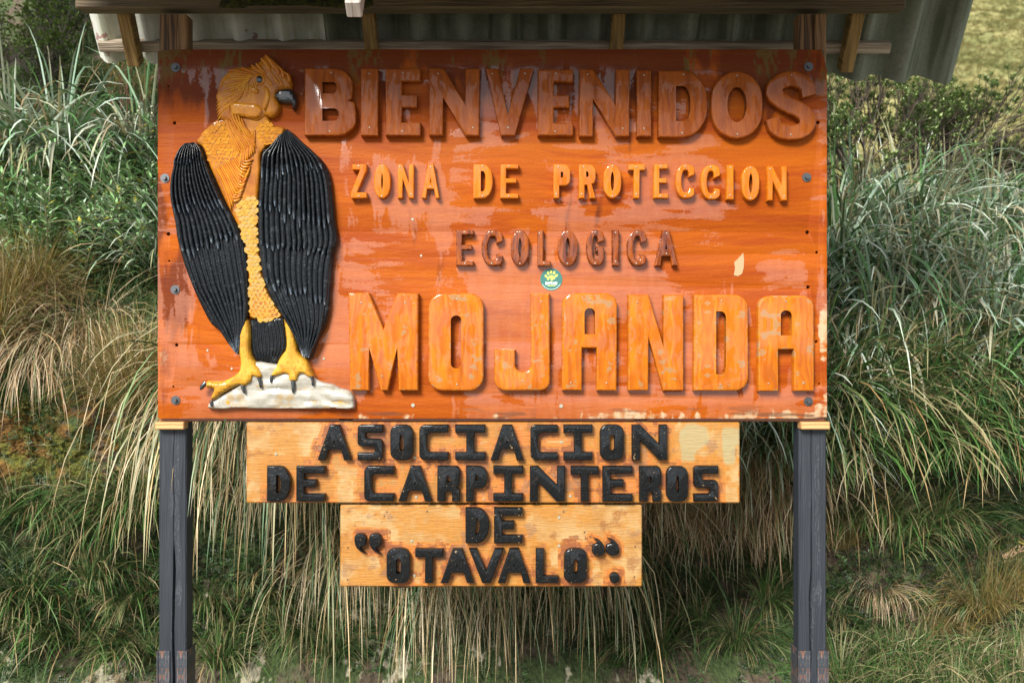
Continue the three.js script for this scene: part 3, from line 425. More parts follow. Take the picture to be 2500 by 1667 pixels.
// the two lower boards with black letters
const blackT = tex(512, 512, (u, v) => { const k = fbm(u * 18, v * 18, 4), f = fbm(u * 60, v * 60, 3); let c = lerp3([0.0035, 0.0045, 0.005], [0.008, 0.0095, 0.0105], k); c = lerp3(c, [0.05, 0.03, 0.018], sstep(0.66, 0.74, f * 0.6 + k * 0.4) * 0.6); return lerp3(c, [0.40, 0.26, 0.13], sstep(0.80, 0.81, k) * 0.8); });
const mBlack = new THREE.MeshPhysicalMaterial({ map: rep(blackT, 2.5, 2.5), bumpMap: rep(blackB, 2.5, 2.5), bumpScale: 0.005, roughness: 0.35, specularIntensity: 0.12, clearcoat: 0.6, clearcoatRoughness: 0.07 });
function lowerBoard(name, label, l, r, t, b, rows, extras, seed) {
  const org = [X((l + r) / 2), Y(b), 0.0], w = (r - l) * U, h = (b - t) * U;
  const o = thing(name, label, 'sign board', org);
  let n = seed * 100; const glyphs = [];
  for (const [list, tt, bb, stroke] of rows) for (const [ch, ll, rrr, t2, b2, s2] of list) glyphs.push(letter(o, org, ch, ll, rrr, t2 || tt, b2 || bb, s2 || stroke, 0.028, 0.006, mBlack, mBlack, n++));
  // old varnish still sits round the letters; rub it out with the outlines drawn as broad strokes
  const W = seed === 1 ? 1536 : 1024, H = Math.round(W * h / w), cv = document.createElement('canvas'); cv.width = W; cv.height = H; const c = cv.getContext('2d');
  c.fillStyle = '#000'; c.fillRect(0, 0, W, H); c.lineJoin = 'round';
  const sx = W / w;
  for (const [lw, st] of [[58, '#333'], [42, '#666'], [28, '#999'], [14, '#ddd']]) { c.strokeStyle = st; c.lineWidth = lw * U * sx; for (const gl of glyphs) for (const poly of gl.polys) { c.beginPath(); poly.forEach(([x, y], i) => { const X_ = (gl.cx - org[0] + w / 2 + x) * sx, Y_ = H - (gl.cy - org[1] + y) * sx; i ? c.lineTo(X_, Y_) : c.moveTo(X_, Y_); }); c.closePath(); c.stroke(); } }
  const near = c.getImageData(0, 0, W, H).data;
  const col = tex(W, H, (u, v, i, j) => {
    const x = u * w + seed, y = v * h, px = l + u * (r - l), py = b - v * (b - t), m = near[((H - 1 - j) * W + i) * 4] / 255;
    const n1 = fbm(x * 12, y * 12, 4), n2 = fbm(x * 45 + 5, y * 45, 3), gr = fbm(x * 9, y * 80, 3), f = fbm(x * 160, y * 160, 2);
    let k = lerp3([0.33, 0.150, 0.026], [0.42, 0.260, 0.100], clamp((n1 - 0.5) * 2.4 + 0.55 + (gr - 0.5) * 0.4));
    const edge = Math.min(u * w, (1 - u) * w, v * h, (1 - v) * h), ed = sstep(0.012, 0.0, edge - 0.008 * n2);
    const vr = sstep(0.50, 0.60, 0.62 * m + n1 * 0.34 + n2 * 0.30 + 0.16 * ed - (seed === 2 ? 0.10 : -0.05));
    k = lerp3(k, lerp3([0.40, 0.095, 0.007], [0.48, 0.18, 0.012], n2), vr * 0.9);
    k = lerp3(k, [0.15, 0.030, 0.008], sstep(0.60, 0.70, 0.30 * m + n1 * 0.3 + n2 * 0.55) * 0.75);
    k = lerp3(k, [0.37, 0.150, 0.013], sstep(0.45, 0.60, fbm(x * 8 + 60, y * 14, 4) * 0.7 + n2 * 0.3) * 0.8);
    k = lerp3(k, [0.20, 0.070, 0.012], sstep(0.60, 0.72, fbm(x * 14 + 90, y * 22, 4) * 0.6 + f * 0.15 + n2 * 0.25) * 0.65);
    k = lerp3(k, [0.20, 0.10, 0.05], sstep(0.68, 0.76, fbm(x * 16 + 30, y * 16, 4)) * 0.5);
    const sp = 0.9 + 0.2 * f; k = [k[0] * sp, k[1] * sp, k[2] * sp];
    if (seed === 1) { // faded green paint
      const g1 = sstep(0.36, 0.60, fbm(x * 20, y * 20, 3) * 0.5 + 0.45 * sstep(46, 18, Math.hypot((px - 1697) * 0.9, py - 1065)) + 0.40 * sstep(26, 10, Math.abs(px - 1680)) * sstep(1135, 1120, py) * sstep(1045, 1060, py));
      const g2 = sstep(0.36, 0.60, fbm(x * 20 + 9, y * 20, 3) * 0.5 + 0.42 * sstep(20, 8, Math.abs(px - 1780 - (py - 1090) * 0.05)) * sstep(1145, 1120, py) * sstep(1035, 1055, py) + 0.4 * sstep(18, 6, Math.abs(px - 1798)) * sstep(1090, 1080, py) * sstep(1040, 1050, py));
      k = lerp3(k, lerp3([0.23, 0.28, 0.15], [0.30, 0.33, 0.20], n2), Math.max(g1, g2) * 0.5);
    }
    return k;
  });
  const coat = tex(512, 256, (u, v) => { const k = sstep(0.45, 0.6, fbm(u * 14, v * 14, 4)); return [0.35 + 0.6 * k, 0.32, 0]; }, false);
  const T = (q) => rep(q, 1 / w, 1 / h);
  const mat = new THREE.MeshPhysicalMaterial({ map: T(col), roughness: 0.62, clearcoat: 0.6, clearcoatMap: T(coat), clearcoatRoughness: 0.2, bumpMap: T(tex(512, 256, (u, v) => { const q = fbm(u * 40, v * 90, 3); return [q, q, q]; }, false)), bumpScale: 0.0015 });
  const g = bevelBox(w, h, 0.018, 0.004), p = g.attributes.position; g.translate(0, h / 2, -0.009);
  const uv = g.attributes.uv; for (let i = 0; i < uv.count; i++) uv.setXY(i, p.getX(i) + w / 2, p.getY(i));
  part('panel', g, mat, o, [0, 0, 0]);
  part('hanger_strap', box(0.05, h * 0.9 + 0.06, 0.01), M.beam, o, [-w * 0.3, h * 0.52, -0.0235]); part('hanger_strap', box(0.05, h * 0.9 + 0.06, 0.01), M.beam, o, [w * 0.3, h * 0.52, -0.0235]);
  const nail = new THREE.CylinderGeometry(0.005, 0.005, 0.003, 10).rotateX(Math.PI / 2), hole = new THREE.CylinderGeometry(0.0028, 0.0028, 0.0016, 8).rotateX(Math.PI / 2), hm = new THREE.MeshStandardMaterial({ color: rgb(0.05, 0.04, 0.03), roughness: 0.8 });  // dark discs stand in for the shade inside small open holes
  for (const [px, py, k] of extras) part(k ? 'nail' : 'hole_disc', k ? nail : hole, k ? nailPale : hm, o, [X(px) - org[0], Y(py) - org[1], 0.001]);
}
lowerBoard('name_board', 'long ochre board with two rows of black letters hanging under the orange board', 601, 1807, 1031, 1228, [
  [[['X', 774, 858], ['s', 872, 934], ['Q', 952, 1008], ['c', 1023, 1094], ['i', 1111, 1185], ['X', 1197, 1280], ['c', 1295, 1362], ['i', 1376, 1447], ['Q', 1465, 1524], ['N', 1544, 1630]], 1037, 1124, 20],
  [[['D', 650, 708], ['K', 722, 792], ['c', 888, 961], ['X', 971, 1056], ['r', 1067, 1123], ['P', 1137, 1190], ['i', 1204, 1277], ['N', 1294, 1380], ['T', 1394, 1462], ['K', 1472, 1545], ['r', 1562, 1615], ['Q', 1628, 1681], ['s', 1695, 1755]], 1138, 1225, 20]],
[[1012, 1117, 1], [1371, 1079, 1], [1016, 1213, 1], [1392, 1211, 1], [673, 1108, 1], [1599, 1062, 0]], 1);
lowerBoard('name_board', 'short ochre board with a quoted black word, lowest of the hanging boards', 830, 1568, 1233, 1432, [
  [[['D', 1136, 1194], ['K', 1206, 1276]], 1240, 1327, 21],
  [[['Q', 943, 1001], ['T', 1013, 1081], ['X', 1075, 1158], ['Y', 1144, 1230], ['X', 1215, 1296], ['L', 1308, 1364], ['Q', 1377, 1434]], 1340, 1424, 20],
  [[['q', 864, 893, 1303, 1351], ['q', 900, 931, 1303, 1353], ['p', 1446, 1477, 1314, 1358], ['p', 1480, 1513, 1314, 1357], ['.', 1489, 1514, 1399, 1425]], 1303, 1351, 10]],
[[1005, 1320, 1], [1365, 1263, 1], [1365, 1332, 1], [1011, 1405, 1], [944, 1249, 0], [938, 1260, 0], [1043, 1248, 0], [849, 1337, 0], [848, 1415, 0], [1427, 1299, 0], [1440, 1310, 0], [1442, 1331, 0], [1549, 1408, 0], [1551, 1335, 0], [1376, 1249, 0]], 2);
// ------------------------------------------------------------------ the carved condor on the board
const Q1 = (l) => l.map(([x, y]) => [380 + x / 3.3365, 110 + y / 3.3365]);     // two enlarged tracings of the carving, back to drawing units
const Q2 = (l) => l.map(([x, y]) => [380 + x / 3.2, 540 + y / 3.2]);
const CO = [X(640), Y(1000), 0.0008];
const FA = 0.03;                                       // how far the carving's faces stand out, for measuring
const cx = (px) => X(px, FA) - CO[0], cy = (py) => Y(py, FA) - CO[1];
function smoothLoop(pts, k = 4) { const c = new THREE.CatmullRomCurve3(pts.map(([x, y]) => new THREE.Vector3(x, y, 0)), true, 'centripetal'); return c.getPoints(pts.length * k).slice(0, -1).map((p) => [p.x, p.y]); }
function relief(outline, { H = 0.02, R = 10, cell = 3, bottom = 0, detail = null, k = 3, edge = 0.35 }) {   // a carved slab: outline in drawing units, domed towards its edge
  const lp = smoothLoop(outline, k), n = lp.length;
  let x0 = 1e9, x1 = -1e9, y0 = 1e9, y1 = -1e9; for (const [x, y] of lp) { x0 = Math.min(x0, x); x1 = Math.max(x1, x); y0 = Math.min(y0, y); y1 = Math.max(y1, y); }
  x0 -= cell; y0 -= cell; const nx = Math.ceil((x1 - x0 + cell) / cell), ny = Math.ceil((y1 - y0 + cell) / cell);
  const near = (x, y) => { let best = 1e9, bx = 0, by = 0, inside = false; for (let i = 0, j = n - 1; i < n; j = i++) { const [ax, ay] = lp[j], [b_x, b_y] = lp[i], dx = b_x - ax, dy = b_y - ay, t = clamp(((x - ax) * dx + (y - ay) * dy) / (dx * dx + dy * dy || 1)), qx = ax + dx * t, qy = ay + dy * t, d = (x - qx) ** 2 + (y - qy) ** 2; if (d < best) { best = d; bx = qx; by = qy; } if ((ay > y) !== (b_y > y) && x < (b_x - ax) * (y - ay) / (b_y - ay) + ax) inside = !inside; } return [Math.sqrt(best) * (inside ? 1 : -1), bx, by]; };
  const id = new Int32Array((nx + 1) * (ny + 1)).fill(-1), pos = [], uv = [], idx = [];
  for (let j = 0; j <= ny; j++) for (let i = 0; i <= nx; i++) {
    let x = x0 + i * cell, y = y0 + j * cell; let [d, bx, by] = near(x, y);
    if (d < -0.75 * cell) continue; if (d < 0.45 * cell) { x = bx; y = by; d = 0; }
    const e = clamp(d / R), z = bottom + (H - bottom) * (edge + (1 - edge) * Math.sqrt(1 - (1 - e) * (1 - e))) + (detail ? detail(x, y, d) : 0);
    id[j * (nx + 1) + i] = pos.length / 3; pos.push(cx(x), cy(y), z); uv.push(cx(x), cy(y));
  }
  const cnt = new Map(); const tri = (a, b, c) => { idx.push(a, b, c); for (const [p, q] of [[a, b], [b, c], [c, a]]) { const key = p * 1e6 + q; cnt.set(key, 1); } };
  for (let j = 0; j < ny; j++) for (let i = 0; i < nx; i++) { const a = id[j * (nx + 1) + i], b = id[j * (nx + 1) + i + 1], c = id[(j + 1) * (nx + 1) + i], d = id[(j + 1) * (nx + 1) + i + 1]; if (a >= 0 && b >= 0 && c >= 0 && d >= 0) { tri(a, c, b); tri(b, c, d); } else if (a >= 0 && b >= 0 && c >= 0) tri(a, c, b); else if (b >= 0 && c >= 0 && d >= 0) tri(b, c, d); else if (a >= 0 && c >= 0 && d >= 0) tri(a, c, d); else if (a >= 0 && b >= 0 && d >= 0) tri(a, d, b); }
  const low = new Map(); const dn = (v) => { if (!low.has(v)) { low.set(v, pos.length / 3); pos.push(pos[v * 3], pos[v * 3 + 1], 0); uv.push(uv[v * 2], uv[v * 2 + 1]); } return low.get(v); };
  for (const key of [...cnt.keys()]) { const p = Math.floor(key / 1e6), q = key % 1e6; if (!cnt.has(q * 1e6 + p)) { const a = dn(p), b = dn(q); idx.push(p, a, q, q, a, b); } }
  const g = new THREE.BufferGeometry(); g.setAttribute('position', new THREE.Float32BufferAttribute(pos, 3)); g.setAttribute('uv', new THREE.Float32BufferAttribute(uv, 2)); g.setIndex(idx); return toCreasedNormals(g, 0.9);
}
// a carved ridge (feather, lock, toe): a spine in drawing units, half round, tapering
function ridge(spine, w, h, z, { n = 8, rootW = 0.8, tipW = 1, tipLift = 0, round = true, m = 4, blunt = 0.35, tipGlint = 0 } = {}) {
  const col = [];                                      // brightness of the gloss glint painted onto the raised tip
  const c = new THREE.CatmullRomCurve3(spine.map(([x, y]) => new THREE.Vector3(x, y, 0)), false, 'centripetal'), pos = [], uv = [], idx = [];
  for (let i = 0; i <= n; i++) {
    const t = i / n, p = c.getPoint(t), d = c.getTangent(t); let ww = w / 2 * mix(rootW, tipW, t), hh = h * (0.65 + 0.35 * t);
    if (round && t > 0.72) { const q = (t - 0.72) / 0.28; const f = Math.sqrt(Math.max(0, 1 - q * q * 0.97)); ww *= f; hh *= blunt + (1 - blunt) * f; }
    const zz = z + tipLift * t;
    for (let k = 0; k <= m; k++) { const a = Math.PI * k / m, o = -Math.cos(a) * ww; pos.push(cx(p.x - d.y * o), cy(p.y + d.x * o), zz + Math.sin(a) * hh - (k === 0 || k === m ? 0.004 : 0)); if (tipGlint) { const w_ = i === n ? tipGlint : 1; col.push(w_, w_, w_); } uv.push(cx(p.x - d.y * o), cy(p.y + d.x * o)); }
  }
  const q = m + 1; for (let i = 0; i < n; i++) for (let k = 0; k < m; k++) { const a = i * q + k, b = a + q; idx.push(a, a + 1, b, a + 1, b + 1, b); }
  for (let k = 1; k < m - 1 + 1; k++) { const a = n * q; idx.push(a, a + k, a + k + 1 > a + m ? a + m : a + k + 1); }
  const g = new THREE.BufferGeometry(); g.setAttribute('position', new THREE.Float32BufferAttribute(pos, 3)); g.setAttribute('uv', new THREE.Float32BufferAttribute(uv, 2)); if (tipGlint) g.setAttribute('color', new THREE.Float32BufferAttribute(col, 3)); g.setIndex(idx); g.computeVertexNormals(); return g;
}
{
  const condor = thing('condor_carving', 'carved wooden condor with yellow head and black wings on the orange board', 'carving', CO);
  const varn = (a, b, s, grey) => { const t = tex(512, 512, (u, v) => { const k = fbm(u * 14 + s, v * 14, 4), f = fbm(u * 60 + s, v * 60, 3); let c = lerp3(a, b, clamp((k - 0.5) * 1.8 + 0.5)); c = lerp3(c, [0.30, 0.10, 0.010], sstep(0.6, 0.72, f) * 0.55); if (grey) c = lerp3(c, [0.34, 0.29, 0.16], sstep(0.5, 0.64, fbm(u * 20, v * 20 + s, 3)) * 0.75); return c; }); return new THREE.MeshPhysicalMaterial({ map: rep(t, 2.4, 2.4), roughness: 0.5, specularIntensity: 0.3, clearcoat: 0.45, clearcoatRoughness: 0.1 }); };
  const yel = varn([0.40, 0.135, 0.004], [0.52, 0.215, 0.008], 1), ora = varn([0.38, 0.105, 0.004], [0.48, 0.165, 0.007], 2), scl = varn([0.36, 0.19, 0.02], [0.48, 0.28, 0.045], 3, true), leg = varn([0.44, 0.20, 0.014], [0.56, 0.32, 0.035], 4);
  const groove = varn([0.27, 0.075, 0.004], [0.44, 0.165, 0.007], 6);       // stain gathered in the cuts between the locks
  const neck = yel.clone(); for (const m of [neck, scl]) { m.clearcoat = 0.12; m.specularIntensity = 0.2; m.roughness = 0.6; }       // the small shields are worn duller
  const bt = tex(512, 512, (u, v) => { const k = fbm(u * 26, v * 26, 4), f = vn(u * 300, v * 300); let c = lerp3([0.0035, 0.0045, 0.006], [0.008, 0.010, 0.012], k); return lerp3(c, [0.16, 0.18, 0.18], sstep(0.90, 0.96, f) * 0.5 + sstep(0.66, 0.8, k) * 0.12); });
  const blk = new THREE.MeshPhysicalMaterial({ vertexColors: true, map: rep(bt, 2.4, 2.4), roughness: 0.32, specularIntensity: 0.12, clearcoat: 0.5, clearcoatRoughness: 0.07, bumpMap: rep(blackB, 3, 3), bumpScale: 0.003 });
  const claw = new THREE.MeshPhysicalMaterial({ color: rgb(0.012, 0.014, 0.016), roughness: 0.35, clearcoat: 0.8, clearcoatRoughness: 0.15 });
  const rk = tex(512, 512, (u, v) => { const k = fbm(u * 8, v * 16, 4), f = fbm(u * 50, v * 50, 3); return lerp3(lerp3([0.25, 0.225, 0.165], [0.42, 0.405, 0.355], f * 0.6 + k * 0.4), [0.34, 0.22, 0.085], sstep(0.55, 0.68, k) * 0.7); });
  const stone = new THREE.MeshPhysicalMaterial({ map: rep(rk, 2.5, 2.5), roughness: 0.45, clearcoat: 0.8, clearcoatRoughness: 0.15 });

  // rock under the feet
  const rock = relief(Q2([[395, 1462], [425, 1400], [520, 1352], [640, 1285], [735, 1200], [772, 1098], [850, 1104], [935, 1116], [1000, 1112], [1100, 1130], [1210, 1180], [1240, 1230], [1300, 1258], [1380, 1275], [1430, 1305], [1490, 1318], [1530, 1350], [1547, 1388], [1546, 1420], [1547, 1464], [1400, 1466], [1200, 1468], [1000, 1466], [800, 1465], [600, 1463]]), { H: 0.030, R: 9, edge: 0.55, k: 2, detail: (x, y, d) => d > 2 ? 0.016 * (Math.abs(fbm(x * 0.016, y * 0.03, 2) - 0.5) * 2 - 0.3) : 0 });
  part('rock', rock, stone, condor);
  // tail between the legs
  const tail = part('tail', relief(Q2([[728, 768], [850, 772], [985, 748], [1000, 800], [1012, 880], [1020, 960], [1012, 1010], [980, 1055], [930, 1112], [860, 1102], [800, 1096], [770, 1086], [745, 1040], [735, 980], [738, 900], [733, 820]]), { H: 0.020, R: 6 }), blk, condor);
  for (let i = 0; i < 9; i++) { const u = (i + 0.5) / 9; part('feather', ridge(Q2([[mix(738, 975, u), 775], [mix(738, 1005, u), 900], [mix(752, 1000, u) , 1005], [mix(785, 950, u), 1096 - 20 * Math.abs(u - 0.5)]]), 9.5, 0.0055, 0.019, { n: 6 }), blk, tail); }
  // body: yellow breast strip and shoulders
  const L1 = Q1([[310, 780], [370, 830], [390, 880], [410, 940], [430, 990], [470, 1080], [510, 1170], [545, 1250], [580, 1320], [612, 1385]]), L2 = Q2([[645, 62], [668, 120], [698, 230], [708, 320], [716, 480], [720, 650], [722, 752]]);
  const R2 = Q2([[985, 742], [950, 690], [900, 610], [850, 500], [820, 400], [805, 300], [795, 150], [788, 40]]), R1 = Q1([[824, 1330], [826, 1250], [834, 1130], [848, 1000], [850, 880], [905, 815], [965, 818], [1008, 780], [1032, 722], [1045, 672], [1000, 652], [950, 645], [920, 605], [890, 560], [700, 560], [500, 590], [430, 640], [380, 690], [345, 740]]);
  const breastOutline = [...L1, ...L2, ...Q2([[790, 768], [880, 776]]), ...R2, ...R1];
  const breast = part('breast', relief(breastOutline, { H: 0.024, R: 8, k: 2 }), groove, condor);
  const inPoly = (x, y, lp) => { let c = false; for (let i = 0, j = lp.length - 1; i < lp.length; j = i++) if ((lp[i][1] > y) !== (lp[j][1] > y) && x < (lp[j][0] - lp[i][0]) * (y - lp[i][1]) / (lp[j][1] - lp[i][1]) + lp[i][0]) c = !c; return c; };
  // scales: small overlapping shields
  const scaleGeos = [];
  for (let v = 0; v < 4; v++) {                        // thin shields, a little proud along the lower edge, no two alike
    const pos = [0, 5.5 * U, 0, 0, 0, 0.0010], uv = [0.5 + v, 0.9, 0.5 + v, 0.5], idx = [], r = rng(40 + v), n = 8, sh = rr(r, 0.85, 1.15), lean_ = (r() - 0.5) * 3;
    for (const [k, z] of [[1, 1], [1.08, -1]]) for (let i = 0; i <= n; i++) { const q = Math.PI + Math.PI * i / n, x = Math.cos(q) * 6.4 * U * k * sh, y = (Math.sin(q) * (6.0 + (i === n / 2 ? 1.6 : r() * 0.6)) * k) * U; pos.push(x + lean_ * U * i / n * 0.3, y, z > 0 ? 0.0020 + 0.0006 * r() : -0.002); uv.push(0.5 + v + x, 0.5 + y); }
    for (let i = 0; i < n; i++) { const a = 2 + i, b_ = a + 1, c = a + n + 1, d = c + 1; idx.push(1, a, b_, a, c, b_, b_, c, d); } idx.push(0, 2, 1, 0, 1, 2 + n);
    const g = new THREE.BufferGeometry(); g.setAttribute('position', new THREE.Float32BufferAttribute(pos, 3)); g.setAttribute('uv', new THREE.Float32BufferAttribute(uv, 2)); g.setIndex(idx); scaleGeos.push(toCreasedNormals(g, 0.5));
  }
  const sr = rng(77);
  const scales = (poly, dx, dy, mat, turn, sc) => { let x0 = 1e9, x1 = -1e9, y0 = 1e9, y1 = -1e9; for (const [x, y] of poly) { x0 = Math.min(x0, x); x1 = Math.max(x1, x); y0 = Math.min(y0, y); y1 = Math.max(y1, y); } let row = 0; for (let y = y0; y < y1; y += dy, row++) for (let x = x0 + (row % 2 ? dx / 2 : 0); x < x1; x += dx) { const ax = x + (sr() - 0.5) * 4, ay = y + (sr() - 0.5) * 3.4; if (!inPoly(ax, ay, poly)) continue; const m = part('scale', scaleGeos[Math.floor(sr() * 4)], mat, breast, [cx(ax), cy(ay), 0.0250 - 0.0030 * (y - y0) / (y1 - y0)]); m.rotation.z = turn + (sr() - 0.5) * 0.7; m.scale.set(sc * (1.0 + sr() * 0.35), sc * (1.05 + sr() * 0.4), 1); } };
  scales([...Q1([[640, 1300], [720, 1250], [815, 1180], [822, 1330], [818, 1420]]), ...Q2([[782, 60], [790, 200], [800, 320], [815, 420], [846, 510], [895, 620], [945, 700], [968, 742], [880, 766], [735, 755], [732, 620], [725, 450], [716, 300], [700, 200], [670, 90], [655, 30]])], 11.5, 9.5, scl, 0, 0.98);
  scales(Q1([[345, 770], [395, 700], [450, 645], [560, 610], [620, 680], [660, 760], [685, 860], [640, 915], [520, 960], [440, 950], [410, 880]]), 11, 8.5, neck, 0.35, 0.86);
  scales(Q1([[830, 650], [905, 590], [950, 660], [1030, 680], [1000, 770], [950, 805], [860, 805], [815, 740]]), 11, 8.5, neck, -0.4, 0.82);
  // ruff: locks of neck feathers
  const locks = [];
  for (let i = 0; i < 9; i++) { const t = i / 8; locks.push([[mix(560, 640, t), mix(590, 600, t)], [mix(590, 690, t), mix(690, 690, t)], [mix(640, 770, t), mix(800, 760, t)], [mix(690, 815, t), mix(900, 835, t)]]); }
  for (let i = 0; i < 8; i++) { const t = i / 7; locks.push([[mix(690, 800, t), mix(780, 690, t) ], [mix(700, 800, t), mix(850, 760, t)], [mix(690, 790, t), mix(930, 830, t)], [mix(680, 800, t), mix(1010, 880, t)]]); }
  for (let i = 0; i < 15; i++) { const t = i / 14; locks.push([[mix(680, 480, t), mix(900, 1010, t)], [mix(700, 540, t), mix(930, 1120, t)], [mix(735, 590, t), mix(950, 1250, t)], [mix(790, 612, t), mix(930, 1345, t)]]); }
  for (let i = 0; i < 11; i++) { const t = i / 10; locks.push([[mix(690, 560, t), mix(960, 1130, t)], [mix(700, 590, t), mix(1030, 1220, t)], [mix(735, 640, t), mix(1060, 1270, t)], [mix(770, 690, t), mix(980, 1250, t)]]); }
  locks.forEach((l, i) => part('lock', ridge(Q1(l), 10.5, 0.0075, 0.0235 + 0.0014 * (i % 2), { n: 7, rootW: 0.6, tipW: 0.9, tipLift: 0.003 }), i % 3 ? ora : yel, breast));
  // head
  const headOutline = Q1([[893, 75], [925, 95], [960, 125], [1000, 165], [1035, 205], [1075, 240], [1096, 275], [1102, 312], [1098, 352], [1050, 362], [990, 378], [975, 405], [985, 450], [1003, 475], [1000, 520], [985, 560], [955, 582], [925, 586], [895, 575], [870, 600], [820, 625], [760, 610], [690, 600], [620, 640], [560, 620], [520, 610], [495, 560], [492, 510], [490, 450], [480, 410], [492, 380], [495, 345], [510, 300], [540, 255], [580, 215], [620, 182], [690, 175], [760, 172], [800, 155], [835, 130], [865, 95]]);
  const head = part('head', relief(headOutline, { H: 0.034, R: 16, k: 2, edge: 0.5, detail: (x, y, d) => -0.004 * Math.exp(-((x - 640) ** 2 + (y - 262) ** 2) / 200) }), groove, condor);
  const hair = [];
  for (let i = 0; i < 15; i++) { const t = i / 14; hair.push([[mix(790, 690, t), mix(238, 430, t)], [mix(720, 640, t), mix(225, 470, t)], [mix(640, 560, t), mix(205, 540, t)], [mix(585, 505, t) - 45 * Math.sin(t * 3.1), mix(212, 612, t)]]); }
  for (let i = 0; i < 6; i++) { const t = i / 5; hair.push([[mix(800, 720, t), mix(255, 320, t)], [mix(745, 690, t), mix(265, 360, t)], [mix(690, 660, t), mix(275, 410, t)], [mix(640, 625, t), mix(300, 470, t)]]); }
  for (let i = 0; i < 7; i++) { const t = i / 6; hair.push([[mix(720, 830, t), mix(330, 300, t)], [mix(712, 815, t), mix(370, 350, t)], [mix(700, 800, t), mix(410, 395, t)], [mix(690, 800, t), mix(450, 470, t)]]); }
  for (let i = 0; i < 5; i++) { const t = i / 4; hair.push([[mix(600, 700, t), mix(500, 600, t)], [mix(600, 720, t), mix(560, 660, t)], [mix(630, 760, t), mix(630, 720, t)], [mix(670, 810, t), mix(720, 780, t)]]); }
  hair.forEach((l, i) => part('lock', ridge(Q1(l), 9.5, 0.0068, 0.0335 + 0.0014 * (i % 2), { n: 8, rootW: 0.55, tipW: 0.95, tipLift: -0.007 }), i % 4 ? yel : ora, head));
  for (const [a, b, c, w] of [[[820, 150], [850, 190], [900, 235], 13], [[860, 110], [905, 160], [935, 225], 14], [[895, 85], [940, 140], [975, 205], 14], [[940, 120], [980, 180], [1005, 245], 13], [[985, 165], [1030, 215], [1040, 275], 12], [[1035, 215], [1080, 250], [1085, 310], 12], [[780, 165], [830, 205], [885, 245], 12], [[880, 235], [920, 290], [950, 330], 12], [[935, 215], [975, 280], [1005, 320], 12], [[990, 250], [1020, 300], [1035, 345], 11], [[700, 185], [770, 215], [840, 240], 12]]) part('lock', ridge(Q1([a, b, c]), w, 0.0075, 0.0325, { n: 7, rootW: 0.4, tipW: 1, tipLift: 0.001 }), ora, head);
  part('cheek', relief(Q1([[880, 330], [920, 360], [935, 420], [915, 490], [890, 540], [870, 500], [885, 440], [890, 380]]), { H: 0.042, R: 6, bottom: 0.03 }), yel, head);
  part('cheek', relief(Q1([[755, 330], [800, 345], [840, 365], [835, 400], [800, 395], [765, 365]]), { H: 0.041, R: 5, bottom: 0.03 }), yel, head);
  part('jaw', relief(Q1([[610, 500], [650, 470], [720, 475], [800, 480], [850, 500], [870, 545], [840, 590], [780, 600], [700, 580], [630, 570]]), { H: 0.041, R: 9, bottom: 0.030 }), yel, head);
  const eyeRing = part('eyelid', relief(Q1([[815, 245], [850, 232], [885, 250], [892, 290], [880, 322], [850, 335], [820, 318], [808, 280]]), { H: 0.041, R: 5, bottom: 0.031 }), ora, head);
  part('eye', new THREE.SphereGeometry(1, 20, 12).scale(8.2 * U, 9.6 * U, 0.007), claw, head, [cx(380 + 849 / 3.3365), cy(110 + 286 / 3.3365), 0.0395]);
  const beak = part('beak', relief(Q1([[968, 402], [985, 375], [1020, 358], [1060, 350], [1100, 358], [1126, 388], [1146, 440], [1146, 482], [1121, 530], [1107, 520], [1108, 490], [1094, 476], [1060, 476], [1010, 466], [978, 442]]), { H: 0.040, R: 9, cell: 2.2, edge: 0.4 }), claw, condor);
  part('mouth_ridge', ridge(Q1([[975, 420], [1030, 430], [1085, 440], [1115, 470]]), 6, 0.003, 0.038, { n: 6 }), claw, beak);
  // wings
  const along = (l, v) => { const c = new THREE.CatmullRomCurve3(l.map(([x, y]) => new THREE.Vector3(x, y, 0)), false, 'centripetal'); return c; };
  function wing(label, Lp, Rp, tips, across, H, seed) {
    const w = part('wing', relief([...Lp, ...[...Rp].reverse()], { H, R: 9, k: 2, edge: 0.5 }), blk, condor); tag(w, label);
    const lc = along(Lp), rc = along(Rp), r = rng(seed), at = (u, v) => { const k = v * (Lp.length - 1), a = lc.getPoint(k / (Lp.length - 1)), b = rc.getPoint(k / (Rp.length - 1)); return [mix(a.x, b.x, u), mix(a.y, b.y, u)]; };
    for (let row = tips.length - 1; row >= 0; row--) {
      const [tl, tr] = tips[row], [sl, sr_] = row ? tips[row - 1] : [0.0, 0.0], n = across[row];
      for (let i = 0; i < n; i++) {
        const u = 0.035 + 0.93 * (i + 0.5) / n, v1 = mix(tl, tr, u) + (r() - 0.5) * 0.04, v0 = Math.max(0.015, mix(sl, sr_, u) - 0.03 - (row ? 0 : 0.0));
        const p = [0, 0.35, 0.7, 1].map((q) => at(u + (r() - 0.5) * 0.007, mix(v0, v1, q)));
        const a = at(0, mix(v0, v1, 0.6)), b = at(1, mix(v0, v1, 0.6)), wd = Math.hypot(a[0] - b[0], a[1] - b[1]) * 0.93 / n;
        const a0 = at(0, v0), b0 = at(1, v0), w0 = Math.hypot(a0[0] - b0[0], a0[1] - b0[1]) * 0.93 / n;
        part('feather', ridge(p, wd * rr(r, 0.88, 1.12), 0.0066 * rr(r, 0.8, 1.2), H - 0.004 + 0.0030 * (tips.length - row) + (r() - 0.5) * 0.002, { n: 6, rootW: clamp(w0 / wd, 0.3, 1.3), tipW: 1, tipLift: 0.0100, m: 4, blunt: 0.85, tipGlint: rr(r, 5, 24) }), blk, w);
      }
    }
  }
